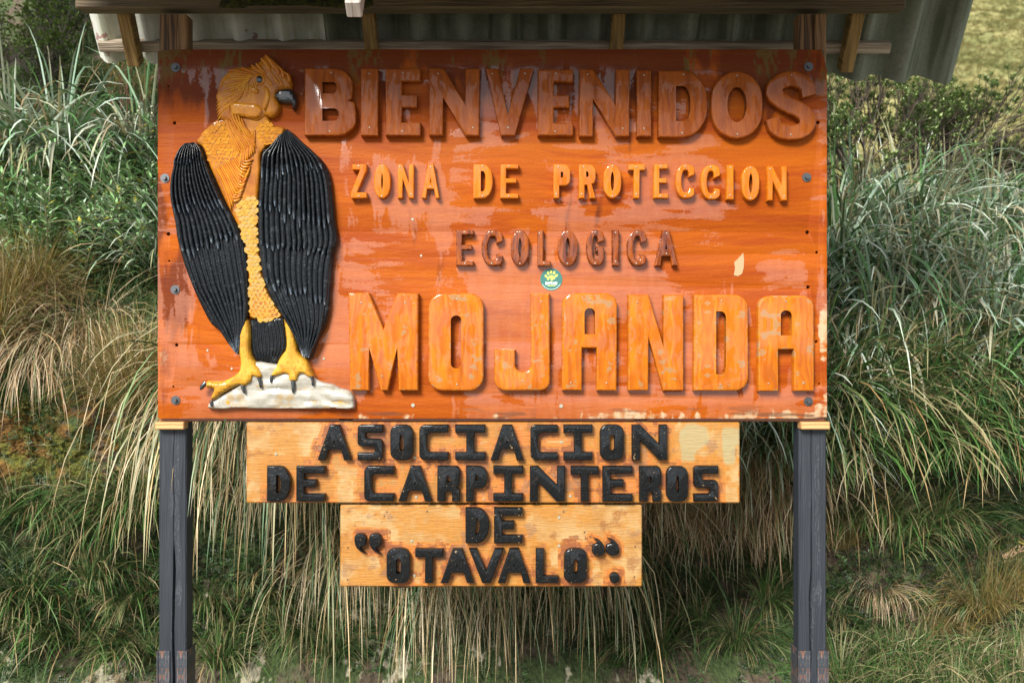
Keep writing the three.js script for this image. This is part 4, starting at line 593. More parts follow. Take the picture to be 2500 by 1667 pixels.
  wing('folded black wing beside the lettering', [...Q1([[1030, 712], [950, 832], [868, 842], [850, 1000], [828, 1250]]), ...Q2([[790, 60], [796, 200], [810, 330], [830, 450], [880, 580], [950, 700], [1022, 785], [1075, 880], [1110, 980], [1160, 1068]])], [...Q1([[1062, 676], [1200, 795], [1335, 915], [1405, 1020], [1438, 1200]]), ...Q2([[1400, 10], [1422, 150], [1388, 260], [1374, 420], [1362, 560], [1354, 700], [1312, 850], [1264, 930], [1232, 1020], [1206, 1080]])], [[0.235, 0.225], [0.31, 0.385], [0.43, 0.50], [0.60, 0.70], [0.985, 0.985]], [13, 15, 14, 12, 9], 0.033, 5);
  wing('folded black wing beside the bolts', [...Q1([[262, 790], [190, 855], [140, 970], [112, 1100], [105, 1230], [130, 1370]]), ...Q2([[142, 20], [154, 120], [195, 280], [235, 400], [290, 540], [360, 690], [430, 810], [545, 897], [602, 985], [636, 1042]])], [...Q1([[300, 785], [375, 840], [420, 970], [480, 1100], [560, 1280], [640, 1420]]), ...Q2([[662, 95], [700, 230], [712, 330], [718, 450], [721, 560], [721, 650], [720, 745], [688, 785], [650, 900], [648, 1044]])], [[0.135, 0.105], [0.33, 0.28], [0.54, 0.42], [0.985, 0.985]], [10, 12, 12, 11], 0.030, 6);
  // legs and claws
  part('leg', relief(Q2([[705, 762], [725, 790], [735, 830], [738, 900], [735, 980], [745, 1040], [765, 1085], [800, 1135], [825, 1170], [834, 1215], [800, 1230], [766, 1215], [755, 1250], [722, 1272], [690, 1297], [664, 1282], [620, 1292], [560, 1322], [510, 1352], [470, 1387], [440, 1402], [424, 1397], [438, 1352], [452, 1314], [436, 1302], [400, 1306], [385, 1280], [395, 1250], [430, 1245], [500, 1250], [560, 1235], [620, 1195], [655, 1160], [660, 1100], [650, 1050], [645, 980], [645, 900], [660, 850], [685, 800]]), { H: 0.045, R: 11, cell: 2.5, k: 2, edge: 0.45, detail: (x, y, d) => 0.004 * (fbm(x * 0.12, y * 0.05, 2) - 0.5) }), leg, condor);
  part('leg', relief(Q2([[995, 745], [1030, 785], [1060, 820], [1080, 870], [1090, 920], [1105, 980], [1115, 1020], [1140, 1050], [1180, 1085], [1200, 1130], [1220, 1180], [1237, 1215], [1205, 1227], [1165, 1203], [1135, 1192], [1117, 1215], [1110, 1248], [1072, 1254], [1038, 1246], [1032, 1203], [1000, 1198], [960, 1207], [920, 1217], [898, 1206], [910, 1175], [935, 1140], [960, 1080], [985, 1040], [1010, 1010], [1018, 960], [1012, 880], [1005, 820]]), { H: 0.045, R: 11, cell: 2.5, k: 2, edge: 0.45, detail: (x, y, d) => 0.004 * (fbm(x * 0.12, y * 0.05 + 5, 2) - 0.5) }), leg, condor);
  for (const [s, w] of [[[[398, 1262], [372, 1280], [352, 1318]], 15], [[[438, 1400], [436, 1420], [443, 1450]], 10], [[[680, 1285], [686, 1312], [697, 1347]], 11], [[[808, 1225], [818, 1258], [822, 1305]], 11], [[[912, 1205], [903, 1230], [901, 1262]], 9], [[[1074, 1250], [1076, 1290], [1072, 1342]], 12], [[[1218, 1212], [1228, 1245], [1226, 1287]], 9.5]]) part('claw', ridge(Q2(s), w, 0.010, 0.034, { n: 8, rootW: 1, tipW: 0.55, m: 6 }), claw, condor);
  for (const [px, py] of [[555, 982], [830, 980]]) part('plug', new THREE.CylinderGeometry(0.007, 0.007, 0.003, 12).rotateX(Math.PI / 2), leg, condor, [cx(px), cy(py), 0.026]);
}
// ------------------------------------------------------------------ plants on the bank
class Leafage {
  constructor() { this.p = []; this.n = []; this.c = []; this.i = []; }
  blade(p, d, len, w, droop, c0, c1, segs, twist, rnd, fold = 0) {      // a bending ribbon; droop pulls it down along its length
    let [x, y, z] = p, [dx, dy, dz] = d; const b = this.p.length / 3, st = len / segs;
    const ct = Math.cos(twist), sn = Math.sin(twist), kink = rnd() < 0.16 ? 2 + Math.floor(rnd() * (segs - 2)) : -1;      // some blades are bent or broken over
    for (let k = 0; k <= segs; k++) {
      const t = k / segs; let sx = dz, sy = 0, sz = -dx; let l = Math.hypot(sx, sz); if (l < 1e-4) { sx = 1; sz = 0; l = 1; } sx /= l; sz /= l;
      let nx = dy * sz - dz * sy, ny = dz * sx - dx * sz, nz = dx * sy - dy * sx;
      const ax = sx * ct + nx * sn, ay = sy * ct + ny * sn, az = sz * ct + nz * sn; nx = ay * dz - az * dy; ny = az * dx - ax * dz; nz = ax * dy - ay * dx;
      const ww = w * 0.5 * (k === segs ? 0.06 : Math.min(1, 0.55 + t * 2.2) * (1 - Math.pow(t, 3) * 0.75));
      this.p.push(x - ax * ww, y - ay * ww, z - az * ww, x + ax * ww, y + ay * ww, z + az * ww);
      const q = 0.35; this.n.push(nx - ax * q, ny - ay * q, nz - az * q, nx + ax * q, ny + ay * q, nz + az * q);
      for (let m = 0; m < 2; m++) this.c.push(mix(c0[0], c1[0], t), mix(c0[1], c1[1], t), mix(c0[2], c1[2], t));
      dy -= droop * (0.4 + t) / segs; if (k === kink) { dx += (rnd() - 0.5) * 1.6; dz += (rnd() - 0.5) * 1.2; dy -= rnd() * 0.7; } l = Math.hypot(dx, dy, dz); dx /= l; dy /= l; dz /= l; x += dx * st; y += dy * st; z += dz * st;
    }
    for (let k = 0; k < segs; k++) { const a = b + k * 2; this.i.push(a, a + 1, a + 2, a + 1, a + 3, a + 2); }
    return [x, y, z];
  }
  leaf(p, d, up, len, w, c, curl = 0.25) {                              // a small pointed leaf with a fold along its middle
    const s = [d[1] * up[2] - d[2] * up[1], d[2] * up[0] - d[0] * up[2], d[0] * up[1] - d[1] * up[0]], l = Math.hypot(...s) || 1; s[0] /= l; s[1] /= l; s[2] /= l;
    const n = [s[1] * d[2] - s[2] * d[1], s[2] * d[0] - s[0] * d[2], s[0] * d[1] - s[1] * d[0]], b = this.p.length / 3;
    const pt = (t, o, h) => [0, 1, 2].map((k) => p[k] + d[k] * len * t + s[k] * w * o + n[k] * h * len);
    const v = [pt(0, 0, 0), pt(0.45, -0.5, 0.06 - curl * 0.1), pt(0.5, 0, -0.02 - curl * 0.1), pt(0.45, 0.5, 0.06 - curl * 0.1), pt(1, 0, -curl * 0.55)];
    for (const q of v) { this.p.push(...q); this.c.push(...c); }
    this.n.push(...n, n[0] - s[0] * 0.4, n[1] - s[1] * 0.4, n[2] - s[2] * 0.4, ...n, n[0] + s[0] * 0.4, n[1] + s[1] * 0.4, n[2] + s[2] * 0.4, n[0] + d[0] * curl, n[1] + d[1] * curl, n[2] + d[2] * curl);
    this.i.push(b, b + 2, b + 1, b, b + 3, b + 2, b + 1, b + 2, b + 4, b + 2, b + 3, b + 4);
  }
  stick(pts, r0, r1, c, sides = 4) {                                     // a thin tapering twig through points
    const b = this.p.length / 3, n = pts.length;
    for (let k = 0; k < n; k++) { const a = pts[Math.max(0, k - 1)], e = pts[Math.min(n - 1, k + 1)], d = new THREE.Vector3(e[0] - a[0], e[1] - a[1], e[2] - a[2]).normalize(), u = new THREE.Vector3(Math.abs(d.y) > 0.9 ? 1 : 0, Math.abs(d.y) > 0.9 ? 0 : 1, 0).cross(d).normalize(), v = d.clone().cross(u), r = mix(r0, r1, k / (n - 1)); for (let s = 0; s < sides; s++) { const q = s / sides * 6.2832, nx = u.x * Math.cos(q) + v.x * Math.sin(q), ny = u.y * Math.cos(q) + v.y * Math.sin(q), nz = u.z * Math.cos(q) + v.z * Math.sin(q); this.p.push(pts[k][0] + nx * r, pts[k][1] + ny * r, pts[k][2] + nz * r); this.n.push(nx, ny, nz); this.c.push(...c); } }
    for (let k = 0; k < n - 1; k++) for (let s = 0; s < sides; s++) { const a = b + k * sides + s, e = b + k * sides + (s + 1) % sides; this.i.push(a, e, a + sides, e, e + sides, a + sides); }
  }
  geo() { const g = new THREE.BufferGeometry(); g.setAttribute('position', new THREE.Float32BufferAttribute(this.p, 3)); g.setAttribute('normal', new THREE.Float32BufferAttribute(this.n, 3)); g.setAttribute('color', new THREE.Float32BufferAttribute(this.c, 3)); g.setIndex(this.i); g.normalizeNormals(); return g; }
}
const grassMat = new THREE.MeshPhysicalMaterial({ vertexColors: true, roughness: 0.42, side: THREE.DoubleSide });
const leafMat = new THREE.MeshPhysicalMaterial({ vertexColors: true, roughness: 0.45, side: THREE.DoubleSide });
const barkMat = new THREE.MeshStandardMaterial({ vertexColors: true, roughness: 0.9 });
const vary = (r, c, a = 0.25) => { const k = 1 + (r() - 0.5) * 2 * a, h = (r() - 0.5) * a * 0.5; return [c[0] * k * (1 + h), c[1] * k, c[2] * k * (1 - h)]; };
// a tussock: green blades and dead straw are its two parts. front = lean towards the open side (+z)
function tussock(base, kindword, o) {
  const r = rng(o.seed), live = new Leafage(), dry = new Leafage();
  for (let k = 0; k < o.n; k++) {
    const isDry = r() < o.dry, a = r() * 6.2832, rad = Math.sqrt(r()) * o.rad, lean = rr(r, o.lean[0], o.lean[1]) * (0.4 + 0.6 * rad / o.rad);
    const an = a + (r() - 0.5) * 1.2, len = rr(r, o.len[0], o.len[1]) * (isDry ? 0.95 : 1);
    const d = new THREE.Vector3(Math.cos(an) * lean + (r() - 0.5) * 0.2 + (o.side || 0), 1, Math.sin(an) * lean + (o.front || 0)).normalize();
    const pal = isDry ? o.straw : o.green, c = vary(r, pal[Math.floor(r() * pal.length)], 0.22), tip = isDry ? [c[0] * 1.05, c[1], c[2] * 0.95] : (r() < 0.35 ? lerp3(c, o.straw[0], 0.7) : [c[0] * 1.1, c[1] * 1.08, c[2]]);
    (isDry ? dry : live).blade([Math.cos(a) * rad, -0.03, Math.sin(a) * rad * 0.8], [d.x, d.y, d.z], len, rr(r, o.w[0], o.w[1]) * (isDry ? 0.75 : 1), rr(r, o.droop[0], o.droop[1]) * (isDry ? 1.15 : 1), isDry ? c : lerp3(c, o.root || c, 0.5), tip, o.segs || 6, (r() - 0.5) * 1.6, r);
  }
  const g = new THREE.Group(); g.userData = { base, kindword };
  if (live.i.length) { const m = shade(new THREE.Mesh(live.geo(), grassMat)); m.name = 'green_blades'; g.add(m); }
  if (dry.i.length) { const m = shade(new THREE.Mesh(dry.geo(), grassMat)); m.name = 'dry_blades'; g.add(m); }
  return g;
}
const SILVER = [[0.33, 0.47, 0.34], [0.46, 0.57, 0.47], [0.15, 0.30, 0.13], [0.60, 0.67, 0.58], [0.07, 0.17, 0.05]], GREEN = [[0.045, 0.12, 0.025], [0.07, 0.16, 0.035], [0.11, 0.20, 0.06], [0.03, 0.075, 0.025]], STRAW = [[0.46, 0.36, 0.20], [0.38, 0.28, 0.14], [0.55, 0.45, 0.29], [0.30, 0.20, 0.09]], GOLD = [[0.28, 0.20, 0.055], [0.36, 0.27, 0.09], [0.21, 0.19, 0.05], [0.12, 0.15, 0.04]];
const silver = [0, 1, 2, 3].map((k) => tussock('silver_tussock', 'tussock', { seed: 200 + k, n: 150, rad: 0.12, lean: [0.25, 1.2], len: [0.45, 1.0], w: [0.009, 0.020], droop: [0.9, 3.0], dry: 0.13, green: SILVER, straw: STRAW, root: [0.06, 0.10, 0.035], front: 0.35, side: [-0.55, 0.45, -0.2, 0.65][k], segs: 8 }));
const meadow = [0, 1, 2].map((k) => tussock('green_tussock', 'tussock', { seed: 230 + k, n: 300, rad: 0.08, lean: [0.2, 0.9], len: [0.3, 0.70], w: [0.004, 0.0085], droop: [1.0, 2.6], dry: 0.13, green: GREEN, straw: STRAW, front: 0.4 }));
const golden = [0, 1].map((k) => tussock('golden_tussock', 'tussock', { seed: 250 + k, n: 900, rad: 0.075, lean: [0.2, 1.0], len: [0.24, 0.46], w: [0.0016, 0.003], droop: [0.6, 1.9], dry: 0.25, green: GOLD, straw: STRAW, front: 0.35 }));
const dead = [0, 1].map((k) => tussock('straw_tussock', 'tussock', { seed: 260 + k, n: 330, rad: 0.13, lean: [0.3, 1.7], len: [0.22, 0.62], w: [0.0028, 0.0060], droop: [1.0, 4.2], dry: 0.78, green: [[0.14, 0.19, 0.08], [0.07, 0.12, 0.035], [0.20, 0.22, 0.10]], straw: [[0.50, 0.38, 0.23], [0.40, 0.28, 0.15], [0.58, 0.48, 0.34], [0.24, 0.15, 0.07]], front: 0.5, segs: 7 }));
const curtain = [0, 1, 2].map((k) => tussock('hanging_tussock', 'tussock', { seed: 270 + k, n: 62, rad: 0.13, lean: [0.2, 0.8], len: [0.5, 1.25], w: [0.0045, 0.0090], droop: [2.6, 6.4], dry: 0.66, green: [[0.05, 0.12, 0.035], [0.10, 0.17, 0.06], [0.14, 0.21, 0.10], [0.03, 0.07, 0.02]], straw: [[0.52, 0.42, 0.25], [0.42, 0.31, 0.15], [0.60, 0.51, 0.33], [0.30, 0.22, 0.09]], front: 0.6, segs: 9 }));
const P = rng(4242);
const cast = (list, protos, label_, group_, sc, tilt = 0) => list.forEach(([px, py, s = 1, ry]) => { const p = onBank(px, py); if (!p) return; const [label, group] = typeof label_ === 'function' ? label_(px, py) : [label_, group_]; place(protos[Math.floor(P() * protos.length)], p, ry === undefined ? (P() - 0.5) * 2.2 : ry, s * rr(P, sc[0], sc[1]), label, group, tilt); });
const field = (x0, x1, y0, y1, dx, dy, keep) => { const l = []; let row = 0; for (let y = y0; y <= y1; y += dy, row++) for (let x = x0 + (row % 2 ? dx / 2 : 0); x <= x1; x += dx) { const a = x + (P() - 0.5) * dx * 0.8, b = y + (P() - 0.5) * dy * 0.8; if (!keep || keep(a, b)) l.push([a, b]); } return l; };
// right of the sign
cast(field(1990, 2560, 590, 940, 88, 64), silver, (px, py) => { const a = py < 690 ? 'under the twiggy shrubs' : py > 850 ? 'just above the dark green tussocks' : 'halfway between shrubs and green tussocks', b = px < 2170 ? 'beside the board edge' : 'away from the board'; return ['silvery tussock with broad arching blades ' + a + ' ' + b, 'silvery tussocks ' + a + ' ' + b]; }, null, [0.72, 1.05]);
cast(field(2010, 2560, 980, 1180, 95, 80), meadow, (px) => px < 2220 ? ['dark green tussock of long thin blades below the silvery tussocks, beside the cracked post', 'green tussocks beside the cracked post'] : ['dark green tussock of long thin blades between silvery tussocks and golden tussock', 'green tussocks above the golden tussocks'], null, [0.95, 1.35]);
cast(field(1600, 1960, 1010, 1130, 90, 60), silver, 'silvery green tussock with dry blades behind the gap between the boards and the post', 'tussocks behind the gap between boards and post', [0.6, 0.85]);
cast(field(1560, 1960, 1120, 1240, 85, 60), dead, 'dry straw tussock drooping over the dark hollow behind the boards', 'straw tussocks over the hollow', [0.8, 1.15]);
cast([[2395, 1490, 1.15], [2500, 1450, 0.9], [2290, 1540, 0.7]], golden, 'golden green tussock of fine blades low on the bank beside the dark hollow', 'golden tussocks by the hollow', [0.95, 1.05]);
cast([[2430, 1600], [2330, 1640], [2500, 1600]], dead, 'straw tussock drooping under the golden green tussocks', 'straw tussocks under the golden ones', [0.7, 0.85]);
cast(field(2040, 2560, 1640, 1760, 85, 60), meadow, (px) => px < 2260 ? ['grey green grass tussock at the bank foot beside the steel shoe of the cracked post', 'tussocks by the steel shoe'] : ['grey green grass tussock at the bank foot below the golden tussocks', 'tussocks below the golden tussocks'], null, [0.5, 0.7]);
cast([[2060, 1290], [2150, 1280], [2240, 1300], [2310, 1290], [2200, 1350]], meadow, 'dark green tussock hanging into the hollow beside the cracked post', 'green tussocks hanging into the hollow', [0.55, 0.8]);
cast([[2150, 1440]], dead, 'dry straw tussock inside the dark hollow beside the cracked post', 'straw tussocks inside the hollow', [0.5, 0.7]);
cast([[2050, 1330], [2140, 1290]], golden, 'golden brown tussock tucked behind the cracked grey post', 'golden tussocks behind the cracked post', [0.6, 0.8]);
// behind and below the hanging boards
cast(field(565, 1010, 960, 1010, 46, 50), curtain, (px) => px < 720 ? ['long straw and green grass hanging between the painted post and the long ochre board', 'hanging grass between post and long board'] : ['long straw and green grass hanging behind the middle of the long ochre board', 'hanging grass behind the long board'], null, [0.85, 1.1]);
cast(field(500, 980, 1150, 1200, 110, 70), curtain, 'shorter hanging grass lower on the bank behind the long ochre board', 'lower hanging grass behind the long board', [0.55, 0.75]);
cast(field(820, 1520, 1330, 1400, 75, 70), curtain, (px) => px < 1180 ? ['straw grass hanging below the opening quotation mark of the short ochre board', 'hanging grass below the opening quotation mark'] : ['straw grass hanging below the closing quotation mark of the short ochre board', 'hanging grass below the closing quotation mark'], null, [0.6, 0.9]);
cast(field(1540, 1760, 1150, 1200, 95, 60), curtain, 'hanging straw grass over the dark hollow beside the short board', 'hanging grass over the hollow', [0.45, 0.65]);
// left of the sign
cast(field(60, 330, 400, 440, 110, 50), silver, 'silvery tussock with straw blades under the dark shrub', 'silvery tussocks under the shrub', [0.75, 1.0]);
cast(field(345, 430, 600, 700, 75, 60), silver, 'silvery tussock reaching out from behind the edge of the orange board', 'silvery tussocks by the board edge', [0.6, 0.8]);
cast([[20, 780, 1.2], [70, 720, 1.0], [-30, 850, 1.2]], golden, 'golden brown tussock above the mossy earth beside the straw clump', 'golden tussocks above the mossy earth', [1.0, 1.15]);
cast([[190, 820], [120, 860], [250, 850], [60, 900]], dead, 'dry straw clump drooping over the mossy earth', 'straw clumps over the mossy earth', [0.85, 1.1]);
cast([[330, 985, 1.3], [300, 940, 0.9]], golden, 'brown green tussock of fine blades beside the painted post', 'brown green tussocks beside the painted post', [0.95, 1.05]);
cast([[80, 1270, 0.9], [150, 1290, 0.7], [20, 1250, 0.8]], meadow, 'dark green tussock low under the mossy earth', 'dark tussocks under the mossy earth', [0.7, 0.8]);
cast([[240, 1420, 1], [330, 1480, 0.9], [270, 1600, 0.9], [360, 1610, 0.8]], meadow, 'green tussock between the bright tussock and the lichen rock', 'green tussocks by the lichen rock', [0.7, 0.85]);
cast([[500, 1480], [580, 1540], [660, 1480], [740, 1560], [540, 1620], [820, 1600]], meadow, 'dark green tussock on the bank foot under the hanging straw', 'green tussocks under the hanging straw', [0.5, 0.7]);
cast([[1500, 1560], [1600, 1600], [1700, 1540], [1800, 1580], [1880, 1480]], meadow, 'green tussock in the shade between the short board and the cracked post', 'green tussocks between short board and cracked post', [0.5, 0.7]);
cast([[320, 1270, 1], [370, 1250, 0.9], [280, 1310, 0.8]], meadow, 'bright green tussock with straw blades beside the painted post', 'bright green tussocks beside the painted post', [0.85, 0.95]);
cast([[40, 1480, 1], [120, 1500, 1], [-10, 1560, 1], [180, 1560, 0.8]], meadow, 'grey green tussock with long thin blades at the bank foot by the lichen rock', 'grey green tussocks by the lichen rock', [0.85, 1.0]);

// leafy herbs with lance-shaped leaves
function herb(seed) {
  const r = rng(seed), stems = new Leafage(), leaves = new Leafage();
  for (let s = 0; s < 6; s++) {
    const a = r() * 6.28, h = rr(r, 0.16, 0.38), pts = []; let x = (r() - 0.5) * 0.1, y = -0.03, z = (r() - 0.5) * 0.1, dx = Math.cos(a) * 0.6, dz = Math.sin(a) * 0.4 + 0.35;
    for (let k = 0; k <= 6; k++) { pts.push([x, y, z]); const l = Math.hypot(dx, 1, dz), q = h / 6; x += dx / l * q; y += q / l; z += dz / l * q; dx *= 1.08; }
    stems.stick(pts, 0.0025, 0.0012, [0.14, 0.12, 0.07]);
    const n = 26; for (let k = 0; k < n; k++) { const t = 0.15 + 0.85 * k / n, f = t * 6, i = Math.min(5, Math.floor(f)), p = [0, 1, 2].map((m) => mix(pts[i][m], pts[i + 1][m], f - i)), b = k * 2.4 + r(), el = rr(r, -0.1, 0.7) + t * 0.5, d = new THREE.Vector3(Math.cos(b), el, Math.sin(b)).normalize(), c = vary(r, r() < 0.06 ? [0.42, 0.36, 0.05] : r() < 0.4 ? [0.38, 0.50, 0.32] : [0.21, 0.37, 0.14], 0.25); leaves.leaf(p, [d.x, d.y, d.z], [0, 1, 0.3], rr(r, 0.042, 0.078), rr(r, 0.009, 0.015), c, rr(r, 0.1, 0.7)); }
  }
  const g = new THREE.Group(); g.userData = { base: 'leafy_herb', kindword: 'herb' };
  let m = shade(new THREE.Mesh(stems.geo(), barkMat)); m.name = 'stem'; g.add(m); m = shade(new THREE.Mesh(leaves.geo(), leafMat)); m.name = 'foliage'; g.add(m); return g;
}
const herbs = [0, 1, 2, 3].map((k) => herb(300 + k));
cast(field(-20, 400, 470, 690, 52, 36, (x, y) => (y < 640 || x > 60)), herbs, (px, py) => { const a = py < 545 ? 'under the silvery tussocks' : py > 620 ? 'above the straw clumps' : 'in the middle of the herb slope', b = px > 230 ? 'close to the orange board' : 'away from the orange board'; return ['leafy pale green herb ' + a + ' ' + b, 'leafy herbs ' + a + ' ' + b]; }, null, [1.0, 1.45]);
cast(field(150, 330, 700, 720, 80, 40), herbs, 'leafy herb standing over the dry straw clump', 'leafy herbs over the straw clump', [0.4, 0.55]);
cast([[2170, 450], [2120, 520]], herbs, 'small yellow green herb among the silvery tussocks', 'herbs among the silvery tussocks', [0.6, 0.8]);
cast([[2080, 1400], [2040, 1300], [2130, 1340]], herbs, 'broad leaved herb in the dark hollow beside the cracked post', 'herbs in the dark hollow by the post', [0.4, 0.6]);
cast([[1600, 1450], [1680, 1400], [1550, 1480]], herbs, 'dark green herb growing in the hollow below the boards', 'herbs in the hollow below the boards', [0.35, 0.5]);

// shrubs: branches that fork, rosettes of leaves at the tips
function shrub(base, o) {
  const r = rng(o.seed), br = new Leafage(), lf = new Leafage(), lich = new Leafage(), V = THREE.Vector3;
  function grow(p, d, len, rad, depth) {
    const pts = [[p.x, p.y, p.z]], q = p.clone(), e = d.clone(), n = 4;
    for (let k = 0; k < n; k++) { e.add(new V((r() - 0.5) * o.wiggle, (r() - 0.5) * o.wiggle + o.rise * 0.1, (r() - 0.5) * o.wiggle)).normalize(); q.addScaledVector(e, len / n); pts.push([q.x, q.y, q.z]); }
    br.stick(pts, rad, rad * 0.68, vary(r, o.bark, 0.3), depth > 2 ? 5 : 3);
    if (o.lichen && r() < o.lichen) for (let k = 0; k < 5; k++) { const w = pts[1 + Math.floor(r() * n)]; for (let j = 0; j < 5; j++) { const dd = new V(r() - 0.5, r() - 0.5, r() - 0.5).normalize(); lich.leaf(w, [dd.x, dd.y, dd.z], [0, 1, 0.1], 0.012 + r() * 0.014, 0.012, vary(r, [0.46, 0.47, 0.33], 0.2), 0.5); } }
    if (depth === 0) {
      const m = Math.round(rr(r, o.leaves[0], o.leaves[1]));
      for (let k = 0; k < m; k++) { const t = k / m, i = pts.length - 1, w = o.along ? (() => { const f = r() * n * 0.98, a = Math.floor(f); return [0, 1, 2].map((z) => mix(pts[a][z], pts[a + 1][z], f - a)); })() : pts[i].map((c, z) => c - e.getComponent(z) * t * 0.025); const an = k * 2.4, u = new V(Math.cos(an), Math.sin(an) * 0.6 + 0.2, Math.sin(an * 1.3 + 1)).addScaledVector(e, o.tight).normalize(); lf.leaf(w, [u.x, u.y, u.z], [0, 1, 0.2], rr(r, o.leafLen[0], o.leafLen[1]), rr(r, o.leafLen[0], o.leafLen[1]) * o.leafW, vary(r, o.green[Math.floor(r() * o.green.length)], 0.25), rr(r, 0, 0.5)); }
      return;
    }
    const kids = depth > 2 ? 3 : 3 + (r() < 0.5 ? 1 : 0);
    for (let k = 0; k < kids; k++) { const f = e.clone().add(new V((r() - 0.5) * o.spread, (r() - 0.5) * o.spread + o.rise, (r() - 0.5) * o.spread * 0.8)).normalize(); grow(k < kids - 1 || depth > 2 ? q : new V(...pts[2]), f, len * rr(r, 0.62, 0.9), rad * 0.66, depth - 1); }
  }
  for (const [x, y, z, l] of o.limbs) grow(new V((r() - 0.5) * 0.1, -0.05, (r() - 0.5) * 0.1), new V(x, y, z).normalize(), l, o.rad, o.depth);
  const g = new THREE.Group(); g.userData = { base, kindword: 'shrub' };
  let m = shade(new THREE.Mesh(br.geo(), barkMat)); m.name = 'branches'; g.add(m); m = shade(new THREE.Mesh(lf.geo(), leafMat)); m.name = 'foliage'; g.add(m);
  if (lich.i.length) { m = shade(new THREE.Mesh(lich.geo(), grassMat)); m.name = 'lichen'; g.add(m); }
  return g;
}
const OLIVE = [[0.09, 0.15, 0.03], [0.14, 0.21, 0.045], [0.22, 0.28, 0.07], [0.05, 0.09, 0.02]];
const darkShrub = shrub('shrub', { seed: 11, limbs: [[-0.5, 0.9, 0.5, 0.42], [0.1, 1, 0.4, 0.42], [0.6, 0.9, 0.3, 0.42], [0.8, 0.5, 0.5, 0.36], [-0.9, 0.5, 0.4, 0.36]], rad: 0.014, depth: 4, wiggle: 0.28, spread: 1.25, rise: 0.12, bark: [0.045, 0.036, 0.028], leaves: [14, 22], leafLen: [0.026, 0.046], leafW: 0.34, tight: 0.7, green: OLIVE });
{ const at = (px, py, back, sc, label, ry, proto) => { const p = onBank(px, py); if (p) place(proto, [p[0], p[1] - 0.02, p[2] - back], ry, sc, label, null); };
  at(60, 300, 0.0, 0.42, 'dark olive leaved shrub directly above the silvery tussocks', 0.2, darkShrub);
  at(150, 250, 0.0, 0.42, 'olive shrub with dense leaves between the silvery tussocks and the roof end', 5.1, darkShrub);
  at(-10, 220, 0.0, 0.45, 'olive shrub with bare lower branches far from the roof end', 2.7, darkShrub);
  at(70, 150, 0.1, 0.5, 'dark leafy shrub high on the bank behind the olive shrub', 1.9, darkShrub);
  at(190, 130, 0.1, 0.45, 'dark leafy shrub behind the pale end of the roof', 3.4, darkShrub);
  const heath = shrub('heath_shrub', { seed: 21, limbs: [[-0.4, 1, 0.3, 0.14], [0.2, 1, 0.3, 0.15], [0.5, 1, 0.2, 0.13], [0, 1, 0.5, 0.13]], rad: 0.006, depth: 3, wiggle: 0.2, spread: 0.8, rise: 0.35, bark: [0.14, 0.07, 0.04], leaves: [26, 36], leafLen: [0.006, 0.012], leafW: 0.3, tight: 1.2, along: true, green: [[0.18, 0.24, 0.03], [0.25, 0.29, 0.04], [0.12, 0.19, 0.03], [0.30, 0.22, 0.04]] });
  at(300, 300, 0.0, 1.0, 'yellow green heath shrub under the pale end of the roof', 0.4, heath); at(380, 290, 0.05, 0.9, 'yellow green heath shrub half behind the orange board', 2.0, heath); at(240, 240, 0.1, 0.8, 'yellow green heath shrub beside the dark olive shrub', 4.0, heath);
  const lichenShrub = shrub('lichen_shrub', { seed: 31, limbs: [[-0.5, 1, 0.4, 0.16], [0.4, 1, 0.3, 0.17], [0.1, 0.8, 0.7, 0.15], [0.8, 0.6, 0.3, 0.14]], rad: 0.006, depth: 3, wiggle: 0.45, spread: 1.4, rise: 0.05, bark: [0.10, 0.08, 0.06], leaves: [3, 7], leafLen: [0.010, 0.018], leafW: 0.35, tight: 0.5, green: [[0.10, 0.15, 0.05], [0.16, 0.20, 0.09]], lichen: 0.35 });
  at(330, 420, 0, 0.95, 'twiggy shrub covered in pale lichen beside the orange board', 0.3, lichenShrub); at(380, 500, 0, 0.8, 'small lichen covered twigs close to the board edge bolt', 2.2, lichenShrub);
  const big = shrub('broad_shrub', { seed: 42, limbs: [[-0.75, 0.8, 0.15, 0.40], [-0.2, 1, 0.2, 0.40], [0.25, 0.95, 0.1, 0.42], [0.7, 0.75, 0.2, 0.42], [1.0, 0.45, 0.3, 0.42], [1.1, 0.2, 0.3, 0.36], [0.4, 0.6, 0.6, 0.34], [-0.5, 0.5, 0.6, 0.3]], rad: 0.012, depth: 4, wiggle: 0.25, spread: 0.95, rise: 0.10, bark: [0.075, 0.055, 0.042], leaves: [14, 20], leafLen: [0.024, 0.042], leafW: 0.36, tight: 0.9, green: [[0.16, 0.24, 0.07], [0.25, 0.33, 0.11], [0.34, 0.40, 0.17], [0.10, 0.16, 0.05]] });
  const c0 = onBank(2130, 520); place(big, [c0[0], c0[1] - 0.02, c0[2] - 0.12], 0, 0.88, 'broad twiggy shrub with green leaf tips under the dark end of the roof', null);
  const c7 = onBank(2330, 540); place(big, [c7[0], c7[1] - 0.03, c7[2] - 0.3], 1.3, 0.7, 'dense twiggy shrub in front of the grey blue shrub', null);
  const c8 = onBank(2190, 540); place(big, [c8[0], c8[1] - 0.03, c8[2] - 0.35], 3.5, 0.85, 'tall twiggy shrub behind the broad shrub', null);
  const c5 = onBank(2260, 520); place(big, [c5[0], c5[1] - 0.03, c5[2] - 0.2], 2.6, 0.72, 'lower twiggy shrub spreading out from the broad shrub towards the hillside', null);
  const c6 = onBank(2030, 500); place(big, [c6[0], c6[1] - 0.03, c6[2] - 0.05], 4.4, 0.66, 'twiggy shrub close behind the edge of the orange board', null);
  const spot = (px, py, t) => [(px - 1250) * U / DIST * t, EYE - (py - 833.5) * U / DIST * t, DIST - t];
